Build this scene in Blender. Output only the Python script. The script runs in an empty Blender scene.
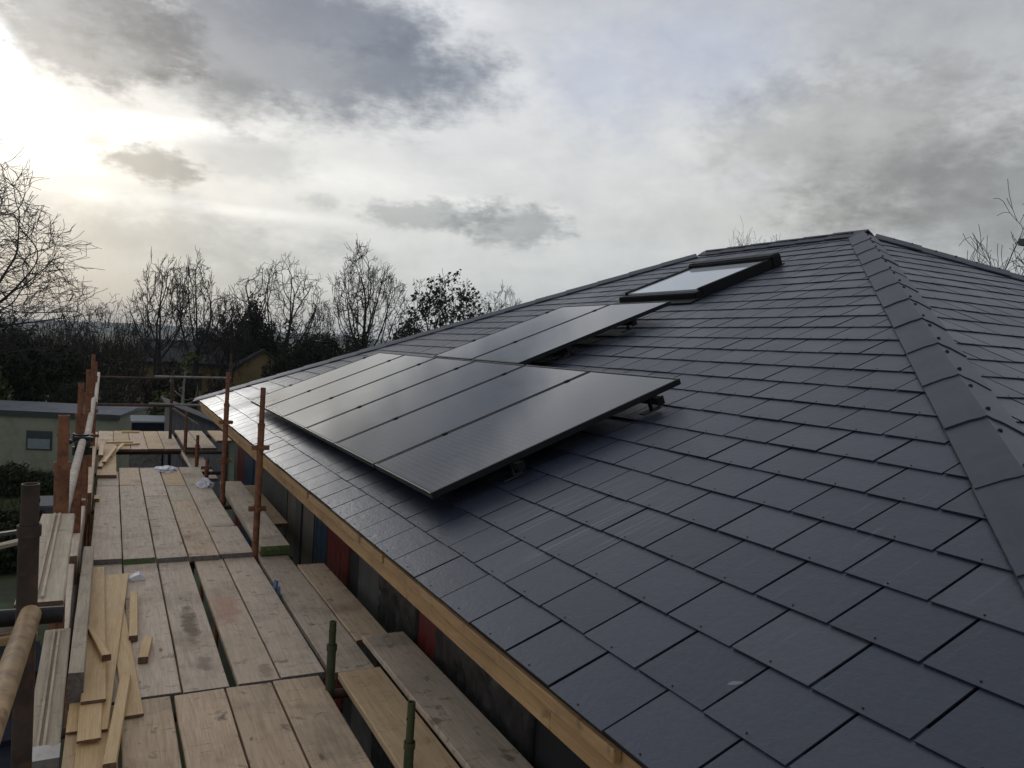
import bpy, bmesh, math, random
from mathutils import Vector, Matrix, noise
C = bpy.context.scene.collection
sc = bpy.context.scene
R = math.radians
SL = R(22.634)                      # pitch of the slate roof
CS, SN = math.cos(SL), math.sin(SL)
APX, APY, APZ = 6.12, 4.385, 6.12*math.tan(SL)
YN, YF, YR = APY-APX, 11.45, 6.95    # near eave corner, far eave corner, far end of the ridge
DZ = -0.75                          # top of the scaffold deck
rnd = random.Random(11)

# ------------------------------------------------------------------ helpers
def tag(o, label=None, cat=None, group=None, kind=None):
    if label: o['label'] = label
    if cat: o['category'] = cat
    if group: o['group'] = group
    if kind: o['kind'] = kind
    return o
def empty(name, loc=(0, 0, 0)):
    o = bpy.data.objects.new(name, None); o.empty_display_size = .1
    C.objects.link(o); o.location = loc
    return o
class MB:
    def __init__(s): s.v = []; s.f = []; s.m = []; s.a = []
    def add(s, vs, fs, mi=0, att=0.0):
        n = len(s.v); s.v += [tuple(v) for v in vs]
        for f in fs:
            s.f.append([n+i for i in f]); s.m.append(mi); s.a.append(att)
    def box(s, x0, x1, y0, y1, z0, z1, mi=0, att=0.0):
        s.add([(x0,y0,z0),(x1,y0,z0),(x1,y1,z0),(x0,y1,z0),(x0,y0,z1),(x1,y0,z1),(x1,y1,z1),(x0,y1,z1)],
              [(3,2,1,0),(4,5,6,7),(0,1,5,4),(1,2,6,5),(2,3,7,6),(3,0,4,7)], mi, att)
    def obox(s, o, ax, ay, az, mi=0, att=0.0):
        o = Vector(o); ax = Vector(ax); ay = Vector(ay); az = Vector(az)
        P = [o, o+ax, o+ax+ay, o+ay]; P += [p+az for p in P[:4]]
        s.add(P, [(3,2,1,0),(4,5,6,7),(0,1,5,4),(1,2,6,5),(2,3,7,6),(3,0,4,7)], mi, att)
    def tube(s, p, q, r0, r1=None, n=12, hollow=0.0, mi=0, rings=1, wob=0.0):
        p = Vector(p); q = Vector(q); r1 = r0 if r1 is None else r1
        d = (q-p).normalized(); u = d.orthogonal().normalized(); w = d.cross(u)
        vs = []
        for k in range(rings+1):
            t = k/rings; c = p.lerp(q, t); r = r0+(r1-r0)*t
            if wob and 0 < k < rings: c = c+u*rnd.uniform(-wob, wob)+w*rnd.uniform(-wob, wob)
            for i in range(n):
                a = 2*math.pi*i/n; vs.append(c+(u*math.cos(a)+w*math.sin(a))*r)
        fs = [(k*n+i, k*n+(i+1) % n, (k+1)*n+(i+1) % n, (k+1)*n+i) for k in range(rings) for i in range(n)]
        if not hollow:
            fs += [tuple(range(n-1, -1, -1)), tuple(range(rings*n, rings*n+n))]
            s.add(vs, fs, mi)
        else:
            b = len(vs); ri = [r0-hollow, r1-hollow]
            for e, c in ((0, p), (1, q)):
                for dd in (0, 1):
                    cc = c+d*(.06 if e == 0 else -.06)*dd
                    for i in range(n):
                        a = 2*math.pi*i/n; vs.append(cc+(u*math.cos(a)+w*math.sin(a))*ri[e])
            for i in range(n):
                j = (i+1) % n
                fs += [(j, i, b+i, b+j), (b+j, b+i, b+n+i, b+n+j)]
                t = rings*n
                fs += [(t+i, t+j, b+2*n+j, b+2*n+i), (b+2*n+i, b+2*n+j, b+3*n+j, b+3*n+i)]
            fs += [tuple(b+n+i for i in range(n)), tuple(b+3*n+i for i in range(n-1, -1, -1))]
            s.add(vs, fs, mi)
    def build(s, name, mats, parent=None, smooth=False, att=False):
        me = bpy.data.meshes.new(name); me.from_pydata(s.v, [], s.f)
        for m in (mats if isinstance(mats, (list, tuple)) else [mats]): me.materials.append(m)
        me.polygons.foreach_set('material_index', s.m)
        if smooth: me.polygons.foreach_set('use_smooth', [True]*len(s.f))
        if att:
            a = me.attributes.new('tint', 'FLOAT', 'FACE'); a.data.foreach_set('value', s.a)
        me.update()
        o = bpy.data.objects.new(name, me); C.objects.link(o)
        if parent is not None: o.parent = parent
        return o
def autosmooth(o, ang=40):
    bm = bmesh.new(); bm.from_mesh(o.data)
    for e in bm.edges:
        if len(e.link_faces) == 2 and e.calc_face_angle(0) > R(ang): e.smooth = False
    for f in bm.faces: f.smooth = True
    bm.to_mesh(o.data); bm.free()
    return o

# ------------------------------------------------------------------ materials
def newmat(name):
    m = bpy.data.materials.new(name); m.use_nodes = True
    nt = m.node_tree; b = nt.nodes['Principled BSDF']
    return m, nt, b
def nd(nt, t, **kw):
    n = nt.nodes.new(t)
    for k, v in kw.items():
        if k in n.inputs.keys(): n.inputs[k].default_value = v
        else: setattr(n, k, v)
    return n
def ramp(nt, fac, stops):
    r = nt.nodes.new('ShaderNodeValToRGB'); e = r.color_ramp.elements
    while len(e) < len(stops): e.new(.5)
    for k, (p, c) in enumerate(stops):
        e[k].position = p; e[k].color = (*c, 1) if len(c) == 3 else c
    nt.links.new(fac, r.inputs[0]); return r.outputs[0]
def mul(nt, a, b, fac=1.0, mode='MULTIPLY'):
    m = nt.nodes.new('ShaderNodeMix'); m.data_type = 'RGBA'; m.blend_type = mode
    if hasattr(fac, 'links') or not isinstance(fac, (int, float)): nt.links.new(fac, m.inputs[0])
    else: m.inputs[0].default_value = fac
    for k, x in ((6, a), (7, b)):
        if isinstance(x, tuple): m.inputs[k].default_value = (*x, 1)
        else: nt.links.new(x, m.inputs[k])
    return m.outputs[2]
def mth(nt, op, a, b=None, c=None):
    m = nt.nodes.new('ShaderNodeMath'); m.operation = op
    for k, x in enumerate((a, b, c)):
        if x is None: continue
        if isinstance(x, (int, float)): m.inputs[k].default_value = x
        else: nt.links.new(x, m.inputs[k])
    return m.outputs[0]
def objco(nt, scale=(1, 1, 1), rand=True, src='Object'):
    tc = nd(nt, 'ShaderNodeTexCoord'); mp = nd(nt, 'ShaderNodeMapping'); mp.inputs['Scale'].default_value = scale
    nt.links.new(tc.outputs[src], mp.inputs[0])
    if rand:
        oi = nd(nt, 'ShaderNodeObjectInfo'); v = nd(nt, 'ShaderNodeVectorMath', operation='SCALE')
        cmb = nd(nt, 'ShaderNodeCombineXYZ')
        for k in range(3): nt.links.new(oi.outputs['Random'], cmb.inputs[k])
        nt.links.new(cmb.outputs[0], v.inputs[0]); v.inputs['Scale'].default_value = 37.0
        nt.links.new(v.outputs[0], mp.inputs['Location'])
        return mp.outputs[0], oi
    return mp.outputs[0], None
def noise_n(nt, vec, scale, detail=4, rough=.55, dist=0.0):
    n = nd(nt, 'ShaderNodeTexNoise'); n.inputs['Scale'].default_value = scale; n.inputs['Detail'].default_value = detail
    n.inputs['Roughness'].default_value = rough; n.inputs['Distortion'].default_value = dist
    nt.links.new(vec, n.inputs['Vector']); return n.outputs[0]
def bump(nt, b, h, strength=.3, dist=.01):
    n = nd(nt, 'ShaderNodeBump'); n.inputs['Strength'].default_value = strength; n.inputs['Distance'].default_value = dist
    nt.links.new(h, n.inputs['Height']); nt.links.new(n.outputs[0], b.inputs['Normal'])

def wood(name, light, dark, stain=(.10, .075, .05), stain_amt=.5, grey=0.0, knots=True, vary=.25, rough=.75, patches=()):
    m, nt, b = newmat(name)
    v, oi = objco(nt, (14, .9, 14)); g = noise_n(nt, v, 3.0, 6, .6, 1.1)
    v2, _ = objco(nt, (60, 1.6, 60)); fine = noise_n(nt, v2, 4.0, 3, .6)
    v3, _ = objco(nt, (1, 1, 1)); big = noise_n(nt, v3, 2.2, 5, .6); spot = noise_n(nt, v3, 11, 4, .6, .4)
    col = ramp(nt, g, [(.30, dark), (.62, light)])
    col = mul(nt, col, ramp(nt, fine, [(.3, (.78, .765, .75)), (.65, (1.04, 1.04, 1.04))]), .75)
    col = mul(nt, col, stain, mth(nt, 'MULTIPLY', ramp(nt, big, [(.50, (0, 0, 0)), (.78, (1, 1, 1))]), stain_amt), 'MIX')
    col = mul(nt, col, stain, mth(nt, 'MULTIPLY', ramp(nt, spot, [(.60, (0, 0, 0)), (.70, (1, 1, 1))]), stain_amt), 'MIX')
    if knots:
        vo = nd(nt, 'ShaderNodeTexVoronoi'); v4, _ = objco(nt, (5.0, 1.7, 0.01)); nt.links.new(v4, vo.inputs['Vector'])
        vo.inputs['Scale'].default_value = 1.0
        kn = ramp(nt, vo.outputs['Distance'], [(.03, (1, 1, 1)), (.075, (0, 0, 0))])
        col = mul(nt, col, (.10, .055, .03), mth(nt, 'MULTIPLY', kn, .75), 'MIX')
    if grey: # weathered speckle, splashes
        v5, _ = objco(nt, (30, 8, 30)); sp = noise_n(nt, v5, 2.0, 5, .7)
        col = mul(nt, col, (.06, .055, .05), mth(nt, 'MULTIPLY', ramp(nt, sp, [(.66, (0, 0, 0)), (.72, (1, 1, 1))]), grey), 'MIX')
        # hairline checks along and saw marks across
        v6, _ = objco(nt, (3.5, 26, 3)); cr = noise_n(nt, v6, 1.6, 3, .55, .3)
        col = mul(nt, col, (.05, .045, .04), mth(nt, 'MULTIPLY', ramp(nt, cr, [(.665, (0, 0, 0)), (.69, (1, 1, 1)), (.72, (0, 0, 0))]), grey), 'MIX')
    for (px_, py_, sx_, sy_, pc_, am_) in patches:      # a spill or footprint with a place of its own on the board
        tc_ = nd(nt, 'ShaderNodeTexCoord'); ss_ = nd(nt, 'ShaderNodeSeparateXYZ'); nt.links.new(tc_.outputs['Object'], ss_.inputs[0])
        ax_ = mth(nt, 'DIVIDE', mth(nt, 'SUBTRACT', ss_.outputs[0], px_), sx_); ay_ = mth(nt, 'DIVIDE', mth(nt, 'SUBTRACT', ss_.outputs[1], py_), sy_)
        dd_ = mth(nt, 'ADD', mth(nt, 'ADD', mth(nt, 'MULTIPLY', ax_, ax_), mth(nt, 'MULTIPLY', ay_, ay_)), mth(nt, 'MULTIPLY_ADD', spot, 3.0, -1.5))
        dd_ = mth(nt, 'ADD', dd_, mth(nt, 'MULTIPLY_ADD', big, 2.4, -1.2))
        col = mul(nt, col, pc_, mth(nt, 'MULTIPLY', ramp(nt, dd_, [(.2, (1, 1, 1)), (1.0, (0, 0, 0))]), am_), 'MIX')
    br = mth(nt, 'MULTIPLY_ADD', oi.outputs['Random'], vary*2, 1-vary)
    cb = nd(nt, 'ShaderNodeCombineXYZ')
    for k in range(3): nt.links.new(br, cb.inputs[k])
    col = mul(nt, col, cb.outputs[0])
    nt.links.new(col, b.inputs['Base Color']); b.inputs['Roughness'].default_value = rough
    b.inputs['Specular IOR Level'].default_value = .25
    bump(nt, b, mth(nt, 'ADD', g, fine), .35, .004)
    return m
def simple(name, col, rough=.6, metal=0.0, var=.25, scale=8, bmp=.0, spec=.5, spots=None, sp_amt=.8, src='Object', stretch=(1, 1, 1)):
    m, nt, b = newmat(name); v, _ = objco(nt, stretch, src == 'Object', src)
    n = noise_n(nt, v, scale, 6, .6)
    c = ramp(nt, n, [(.3, tuple(x*(1-var) for x in col)), (.7, tuple(min(1, x*(1+var)) for x in col))])
    if spots:
        s = noise_n(nt, v, scale*2.3, 6, .65)
        c = mul(nt, c, spots, mth(nt, 'MULTIPLY', ramp(nt, s, [(.5, (0, 0, 0)), (.62, (1, 1, 1))]), sp_amt), 'MIX')
    nt.links.new(c, b.inputs['Base Color']); b.inputs['Roughness'].default_value = rough; b.inputs['Metallic'].default_value = metal
    b.inputs['Specular IOR Level'].default_value = spec
    if bmp: bump(nt, b, n, bmp, .01)
    return m
def slate_mat():
    m, nt, b = newmat('fibre_slate'); v, _ = objco(nt, (1, 1, 1), False)
    at = nd(nt, 'ShaderNodeAttribute'); at.attribute_name = 'tint'
    t = at.outputs['Fac']
    col = ramp(nt, t, [(0, (.019, .0245, .040)), (.5, (.0255, .0315, .050)), (.88, (.033, .039, .058)), (1, (.046, .051, .068))])
    big = noise_n(nt, v, 1.3, 4, .6); col = mul(nt, col, ramp(nt, big, [(.3, (.82, .83, .86)), (.7, (1.14, 1.12, 1.10))]))
    sm = noise_n(nt, v, 38, 5, .7); col = mul(nt, col, ramp(nt, sm, [(.3, (.85, .85, .85)), (.7, (1.15, 1.15, 1.15))]))
    # cement dust and scuffs dragged down the slope
    v2, _ = objco(nt, (1.2, 24, 1.2), False); st = noise_n(nt, v2, 1.4, 5, .65)
    v3, _ = objco(nt, (1, 1, 1), False); pt = noise_n(nt, v3, .9, 2, .5)
    mk = mth(nt, 'MULTIPLY', ramp(nt, st, [(.60, (0, 0, 0)), (.72, (1, 1, 1))]), ramp(nt, pt, [(.56, (0, 0, 0)), (.70, (1, 1, 1))]))
    col = mul(nt, col, (.22, .22, .23), mth(nt, 'MULTIPLY', mk, .55), 'MIX')
    dv = nd(nt, 'ShaderNodeVectorMath', operation='DISTANCE'); nt.links.new(v3, dv.inputs[0]); dv.inputs[1].default_value = (.72-6.12, 1.25-4.7, .30+2.7)
    near = mth(nt, 'SUBTRACT', 1.0, mth(nt, 'DIVIDE', dv.outputs['Value'], .55)); near = mth(nt, 'MAXIMUM', near, 0.0)
    st2 = noise_n(nt, objco(nt, (1.0, 34, 1.0), False)[0], 1.3, 4, .6)
    col = mul(nt, col, (.17, .17, .18), mth(nt, 'MULTIPLY', near, ramp(nt, st2, [(.50, (0, 0, 0)), (.66, (1, 1, 1))])), 'MIX')
    fl = noise_n(nt, v3, 9, 2, .5); col = mul(nt, col, (.26, .26, .27), mth(nt, 'MULTIPLY', ramp(nt, fl, [(.775, (0, 0, 0)), (.79, (1, 1, 1))]), .6), 'MIX')
    nt.links.new(col, b.inputs['Base Color'])
    nt.links.new(ramp(nt, big, [(.3, (.33, .33, .33)), (.7, (.44, .44, .44))]), b.inputs['Roughness'])
    b.inputs['Specular IOR Level'].default_value = .72; b.inputs['Specular Tint'].default_value = (.88, .93, 1, 1)
    v4, _ = objco(nt, (1, .7, 1), False); r1 = noise_n(nt, v4, 58, 3, .55, .7); r2 = noise_n(nt, v4, 16, 3, .5)
    bump(nt, b, mth(nt, 'MULTIPLY_ADD', r2, 1.2, r1), .26, .006)
    return m
def pv_mat():
    m, nt, b = newmat('solar_cells'); tc = nd(nt, 'ShaderNodeTexCoord'); sp = nd(nt, 'ShaderNodeSeparateXYZ')
    nt.links.new(tc.outputs['Object'], sp.inputs[0])
    def line(o, period, width, off=0.0):
        f = mth(nt, 'FRACT', mth(nt, 'DIVIDE', mth(nt, 'ADD', o, off), period))
        return mth(nt, 'LESS_THAN', f, width/period)
    cell = mth(nt, 'MAXIMUM', line(sp.outputs[0], .158, .004, .01), line(sp.outputs[1], .158, .004, .01))
    bus = line(sp.outputs[0], .0395, .0080)
    c = mul(nt, (.005, .0065, .013), (.036, .043, .062), bus, 'MIX')
    c = mul(nt, c, (.004, .004, .005), cell, 'MIX')
    nt.links.new(c, b.inputs['Base Color']); b.inputs['IOR'].default_value = 1.5; b.inputs['Specular IOR Level'].default_value = 1.0
    v, _ = objco(nt, (1, 1, 1)); n = noise_n(nt, v, 5, 5, .6)
    nt.links.new(ramp(nt, n, [(.3, (.07, .07, .07)), (.75, (.12, .12, .12))]), b.inputs['Roughness'])
    return m
def foliage_mat(name, a, bcol):
    m, nt, b = newmat(name); at = nd(nt, 'ShaderNodeAttribute'); at.attribute_name = 'tint'
    nt.links.new(ramp(nt, at.outputs['Fac'], [(0, a), (1, bcol)]), b.inputs['Base Color']); b.inputs['Roughness'].default_value = .7
    b.inputs['Specular IOR Level'].default_value = .2
    return m

M = {}
M['board'] = wood('weathered_board', (.61, .50, .39), (.47, .38, .285), stain_amt=.65, grey=.75, vary=.10)
M['board_foot'] = wood('footprint_board', (.61, .50, .39), (.47, .38, .285), stain_amt=.6, grey=.75, vary=.06, patches=((.0, .95, .055, .42, (.13, .09, .05), .85), (.02, .35, .05, .12, (.16, .12, .08), .6)))
M['board_red'] = wood('reddish_board', (.62, .495, .37), (.50, .39, .285), stain_amt=.5, grey=.7, vary=.06, patches=((-.03, 1.25, .10, .42, (.42, .20, .12), .55), (.06, .12, .04, .10, (.15, .10, .07), .5)))
M['board_tan'] = wood('tan_board', (.64, .485, .335), (.47, .345, .225), stain_amt=.7, grey=.65, vary=.08)
M['board_fresh'] = wood('fresh_board', (.62, .45, .27), (.50, .35, .195), stain_amt=.35, grey=.35, vary=.06)
M['ply'] = wood('fresh_softwood', (.70, .49, .25), (.58, .385, .185), stain_amt=.15, vary=.12, rough=.65)
M['fascia'] = wood('planed_fascia', (.50, .325, .165), (.39, .24, .115), stain_amt=.5, vary=.08)
M['greywood'] = wood('silvered_wood', (.52, .435, .325), (.38, .31, .225), stain_amt=.4, grey=.5, vary=.12)
M['endgrain'] = simple('dark_end_grain', (.13, .075, .045), .8, var=.4, scale=60)
M['endgrey'] = simple('grey_end_grain', (.16, .14, .125), .85, var=.4, scale=60)
M['green'] = simple('green_end_paint', (.085, .14, .04), .6, var=.35, scale=20, spots=(.05, .06, .03))
M['slate'] = slate_mat()
M['rivet'] = simple('copper_rivet', (.015, .013, .012), .6, .5)
M['underlay'] = simple('roof_underlay', (.012, .012, .014), .9)
M['capping'] = simple('ridge_tile_concrete', (.032, .038, .056), .48, var=.28, scale=6, bmp=.08, spots=(.046, .050, .064), sp_amt=.5, spec=.5)
M['screw'] = simple('black_screw_cap', (.006, .006, .007), .5)
M['pv'] = pv_mat()
M['alu_black'] = simple('black_anodised_frame', (.008, .008, .010), .5, 0, var=.2, spec=.25)
M['silver'] = simple('frame_edge_glint', (.62, .60, .57), .32, .9, var=.1)  # pale metal that paints a glint onto the black panel frames
M['rail'] = simple('mill_rail', (.06, .06, .065), .4, .8)
M['pole'] = simple('rusty_painted_steel', (.20, .080, .036), .75, .0, var=.35, scale=11, bmp=.35, spots=(.085, .034, .018), sp_amt=.75)
M['pole_dark'] = simple('dark_rusted_steel', (.055, .036, .027), .75, .2, var=.4, scale=9, bmp=.3, spots=(.13, .055, .03), sp_amt=.6)
M['pole_gold'] = simple('rust_bloom_tube', (.33, .215, .10), .6, .1, var=.4, scale=10, bmp=.35, spots=(.17, .085, .04), sp_amt=.75)
M['pole_white'] = simple('limewashed_tube', (.47, .40, .33), .8, 0, var=.2, scale=14, bmp=.3, spots=(.2, .15, .11), sp_amt=.55)
M['pole_green'] = simple('green_painted_steel', (.055, .075, .03), .6, .2, var=.35, scale=12, bmp=.2, spots=(.09, .05, .03), sp_amt=.5)
M['pole_grey'] = simple('galvanised_tube', (.22, .21, .20), .5, .5, var=.25, scale=9, spots=(.13, .09, .07))
M['coupler'] = simple('blackened_coupler', (.022, .018, .018), .6, .4, var=.4, scale=30)
M['greyboard'] = simple('cement_board', (.06, .058, .053), .8, var=.25, scale=2.5, bmp=.1, spots=(.10, .095, .09), sp_amt=.5)
M['tanboard'] = simple('raw_chipboard', (.11, .09, .07), .8, var=.25, scale=4, bmp=.1)
M['membrane'] = simple('black_membrane', (.018, .018, .02), .35, var=.3, scale=9, bmp=.0)
M['red'] = simple('red_wrap', (.105, .008, .010), .4, var=.2, scale=6)
M['blue'] = simple('blue_wrap', (.010, .032, .07), .4, var=.25, scale=6)
M['dark'] = simple('dark_void', (.012, .012, .014), .9)
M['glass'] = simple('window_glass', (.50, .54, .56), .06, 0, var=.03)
M['blackpaint'] = simple('black_cladding', (.005, .005, .006), .55, 0, var=.2, spec=.2)
M['white'] = simple('white_plastic', (.70, .70, .72), .5, var=.06)
M['bag'] = simple('white_bag', (.62, .62, .66), .6, var=.15)
M['bluebit'] = simple('blue_plastic', (.10, .16, .30), .4)
M['grass'] = simple('rough_grass', (.034, .052, .016), .95, var=.5, scale=1.6, bmp=.4, spots=(.05, .035, .02), sp_amt=.6, src='Object')
M['caravan'] = simple('pale_green_caravan_skin', (.24, .245, .175), .6, var=.12, scale=1.2, spots=(.13, .14, .09), sp_amt=.35)
M['caravan_roof'] = simple('grey_caravan_roof', (.17, .18, .195), .9, var=.2, scale=1.5, spots=(.12, .125, .13), sp_amt=.6, spec=.1)
M['winframe'] = simple('dark_window_frame', (.03, .034, .034), .5)
M['blind'] = simple('grey_pane', (.20, .24, .25), .25, var=.1)
M['ochre'] = simple('ochre_render', (.26, .19, .085), .85, var=.2, scale=1.0)
M['cotroof'] = simple('dark_cottage_tiles', (.028, .027, .030), .8, var=.3, scale=3)
M['lid'] = simple('pale_lid', (.22, .24, .245), .9, var=.12)
M['darkblue'] = simple('dark_tank_side', (.014, .018, .028), .9, spec=.15)
M['shed'] = simple('grey_boarding', (.10, .105, .115), .8, var=.35, scale=6, stretch=(6, 6, .3))
M['bark'] = simple('wet_bark', (.026, .022, .019), .9, var=.4, scale=4)
M['bark_pale'] = simple('pale_lichen_bark', (.20, .20, .155), .9, var=.3, scale=4)
M['twig'] = simple('twig_bark', (.030, .025, .022), .9, var=.3, scale=1)
M['leaf_dark'] = foliage_mat('dark_leaf', (.012, .015, .009), (.030, .034, .018))
M['leaf_hedge'] = foliage_mat('winter_hedge', (.018, .017, .014), (.055, .046, .032))
M['leaf_green'] = foliage_mat('olive_leaf', (.03, .045, .012), (.09, .11, .03))
M['hill'] = simple('far_hillside', (.045, .055, .035), .95, var=.5, scale=.004, spots=(.02, .026, .02), sp_amt=.9)
M['leaf_bramble'] = foliage_mat('bramble_leaf', (.010, .016, .007), (.040, .050, .018))
M['metal_gate'] = simple('galvanised_gate', (.16, .18, .19), .5, .5)
M['rustbin'] = simple('rusty_drum', (.085, .04, .025), .8, .1, var=.4, scale=5)
M['chimney'] = simple('dark_chimney_brick', (.065, .055, .052), .85, var=.3, scale=6)

# ------------------------------------------------------------------ ground and hills
def zg(x, y):
    if y < 8: z = -2.7
    elif y < 25: z = -2.7-.75*(y-8)/17
    elif y < 60: z = -3.45-1.2*(y-25)/35
    else: z = -4.65-3*min(1, (y-60)/200)
    return z
def terrain():
    xs = [-3500, -1500, -600, -250, -100]+[-60+i*2.5 for i in range(49)]+[100, 250, 600, 1500, 3500]
    ys = [-1500, -500, -150, -50, -20]+[-12+i*1.6 for i in range(60)]+[100, 140, 200, 300, 600, 1200, 3600]
    vs = []
    for y in ys:
        for x in xs:
            z = zg(x, y)
            if abs(x) < 61 and -12 < y < 84: z += .10*noise.noise(Vector((x*.35, y*.35, 0)))+.05*noise.noise(Vector((x*1.1, y*1.1, 3)))
            vs.append((x, y, z))
    n = len(xs); mb = MB()
    mb.add(vs, [(j*n+i, j*n+i+1, (j+1)*n+i+1, (j+1)*n+i) for j in range(len(ys)-1) for i in range(n-1)])
    tag(mb.build('ground', M['grass'], smooth=True), kind='structure')
terrain()
def hills():
    vs = []; xs = [-2600+i*40 for i in range(130)]; rows = [(1500, -.02), (1900, .45), (2300, .85), (2600, 1.0), (3200, .6)]
    for (y, k) in rows:
        for x in xs:
            h = 26+11*noise.noise(Vector((x*.0011, 1.7, 0)))+3.5*noise.noise(Vector((x*.006, 4.2, y*.001)))+1.6*noise.noise(Vector((x*.03, 9.2, y*.01)))
            vs.append((x+y*.15, y, -9+h*k))
    n = len(xs); mb = MB()
    mb.add(vs, [(j*n+i, j*n+i+1, (j+1)*n+i+1, (j+1)*n+i) for j in range(len(rows)-1) for i in range(n-1)])
    tag(mb.build('hills', M['hill'], smooth=True), kind='structure')
hills()

# ------------------------------------------------------------------ the house
house = empty('house', (APX, 4.7, -2.7))
tag(house, 'single storey house with a hipped dark slate roof, timber fascia and unfinished wrapped walls', 'house')
HP = Vector((APX, 4.7, -2.7))
def clip(poly, a, b, c):            # keep a*x+b*y <= c
    out = []
    for i in range(len(poly)):
        p, q = poly[i], poly[(i+1) % len(poly)]
        dp, dq = a*p[0]+b*p[1]-c, a*q[0]+b*q[1]-c
        if dp <= 0: out.append(p)
        if dp*dq < 0:
            t = dp/(dp-dq); out.append((p[0]+(q[0]-p[0])*t, p[1]+(q[1]-p[1])*t))
    return out
GA, SW = .2463, .30
def slope(name, org, ed, up, nrm, planes, emin, emax, smax, eoff=0.0, holes=(), rivets=True):
    """ed = unit along the eave, up = unit up the slope; 2D coords (s up, e along)"""
    org, ed, up, nrm = Vector(org)-HP, Vector(ed), Vector(up), Vector(nrm)
    mb = MB(); k = 0
    th = .0050
    while True:
        s0 = k*GA if k else .015
        if s0 > smax: break
        s1 = k*GA+.305
        j = math.floor((emin-eoff)/SW)-1
        sh = .5 if k % 2 else 0.0
        while (j+sh)*SW+eoff < emax+SW:
            e0 = (j+sh)*SW+eoff+.0058+rnd.uniform(-.0014, .0014); e1 = e0+SW-.0116
            ds = rnd.uniform(-.0025, .0025); lift = .0088+rnd.uniform(-.0008, .0016); tl = rnd.uniform(-.0014, .0014)
            tint = rnd.random()
            poly = [(s0+ds, e0), (s0+ds, e1), (s1, e1), (s1, e0)]
            for (a, b, c) in planes: poly = clip(poly, a, b, c) if len(poly) > 2 else []
            skip = False
            for (hs0, hs1, he0, he1) in holes:
                if s0 > hs0-.05 and s0 < hs1-.26 and (e0+e1)/2 > he0 and (e0+e1)/2 < he1: skip = True
            if len(poly) > 2 and not skip:
                def H(p): return lift*(1-(p[0]-s0)/.305)+tl*((p[1]-e0)/SW-.5)*2+.002
                top = [org+up*p[0]+ed*p[1]+nrm*H(p) for p in poly]; bot = [t-nrm*th for t in top]
                n = len(poly)
                mb.add(top+bot, [tuple(range(n)), tuple(range(2*n-1, n-1, -1))]+[(i, n+i, n+(i+1) % n, (i+1) % n) for i in range(n)], 0, tint)
                if rivets:
                    c = (s0+.016, (e0+e1)/2+rnd.uniform(-.006, .006))
                    if all(a*c[0]+b*c[1] < cc-.05 for (a, b, cc) in planes):
                        ctr = org+up*c[0]+ed*c[1]+nrm*(H(c))
                        rr = .0034
                        ring = [ctr+up*rr*math.cos(x*1.0472)+ed*rr*math.sin(x*1.0472) for x in range(6)]
                        mb.add([r+nrm*.002 for r in ring]+[r-nrm*.001 for r in ring], [tuple(range(6))]+[(i, 6+i, 6+(i+1) % 6, (i+1) % 6) for i in range(6)], 1, .5)
            j += 1
        k += 1
    # underlay below the slates
    base = [(-.0, emin-1), (-.0, emax+1), (smax, emax+1), (smax, emin-1)]
    base = [(.03, emin-1), (.03, emax+1), (smax, emax+1), (smax, emin-1)]
    for (a, b, c) in planes: base = clip(base, a, b, c)
    mb.add([org+up*p[0]+ed*p[1]-nrm*.012 for p in base]+[org+up*p[0]+ed*p[1]-nrm*.035 for p in base],
           [tuple(range(len(base))), tuple(range(2*len(base)-1, len(base)-1, -1))]+[(i, len(base)+i, len(base)+(i+1) % len(base), (i+1) % len(base)) for i in range(len(base))], 2)
    # orientation fix
    o = mb.build(name, [M['slate'], M['rivet'], M['underlay']], house, att=True)
    bm = bmesh.new(); bm.from_mesh(o.data); bmesh.ops.recalc_face_normals(bm, faces=bm.faces); bm.to_mesh(o.data); bm.free()
    return o
SMAX = APX/CS
# facing slope: s*CS = X
slope('roof_slope', (0, 0, 0), (0, 1, 0), (CS, 0, SN), (-SN, 0, CS),
      [(CS, -1, -YN), ((YF-YR)/SMAX, 1, YF)], YN, YF, SMAX, 0.0)
# near hip end
slope('roof_slope', (0, YN, 0), (1, 0, 0), (0, CS, SN), (0, -SN, CS),
      [(CS, -1, 0), (CS, 1, 2*APX)], 0, 2*APX, SMAX, .07)
# far hip end
fr = YF-YR; fl_ = math.hypot(fr, APZ)
slope('roof_slope', (0, YF, 0), (1, 0, 0), (0, -fr/fl_, APZ/fl_), (0, APZ/fl_, fr/fl_),
      [(APX/fl_, -1, 0), (APX/fl_, 1, 2*APX)], 0, 2*APX, fl_, 0, rivets=False)
# rear slope
slope('roof_slope', (2*APX, 0, 0), (0, 1, 0), (-CS, 0, SN), (SN, 0, CS),
      [(CS, -1, -YN), ((YF-YR)/SMAX, 1, YF)], YN, YF, SMAX, 0.0, rivets=False)

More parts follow.
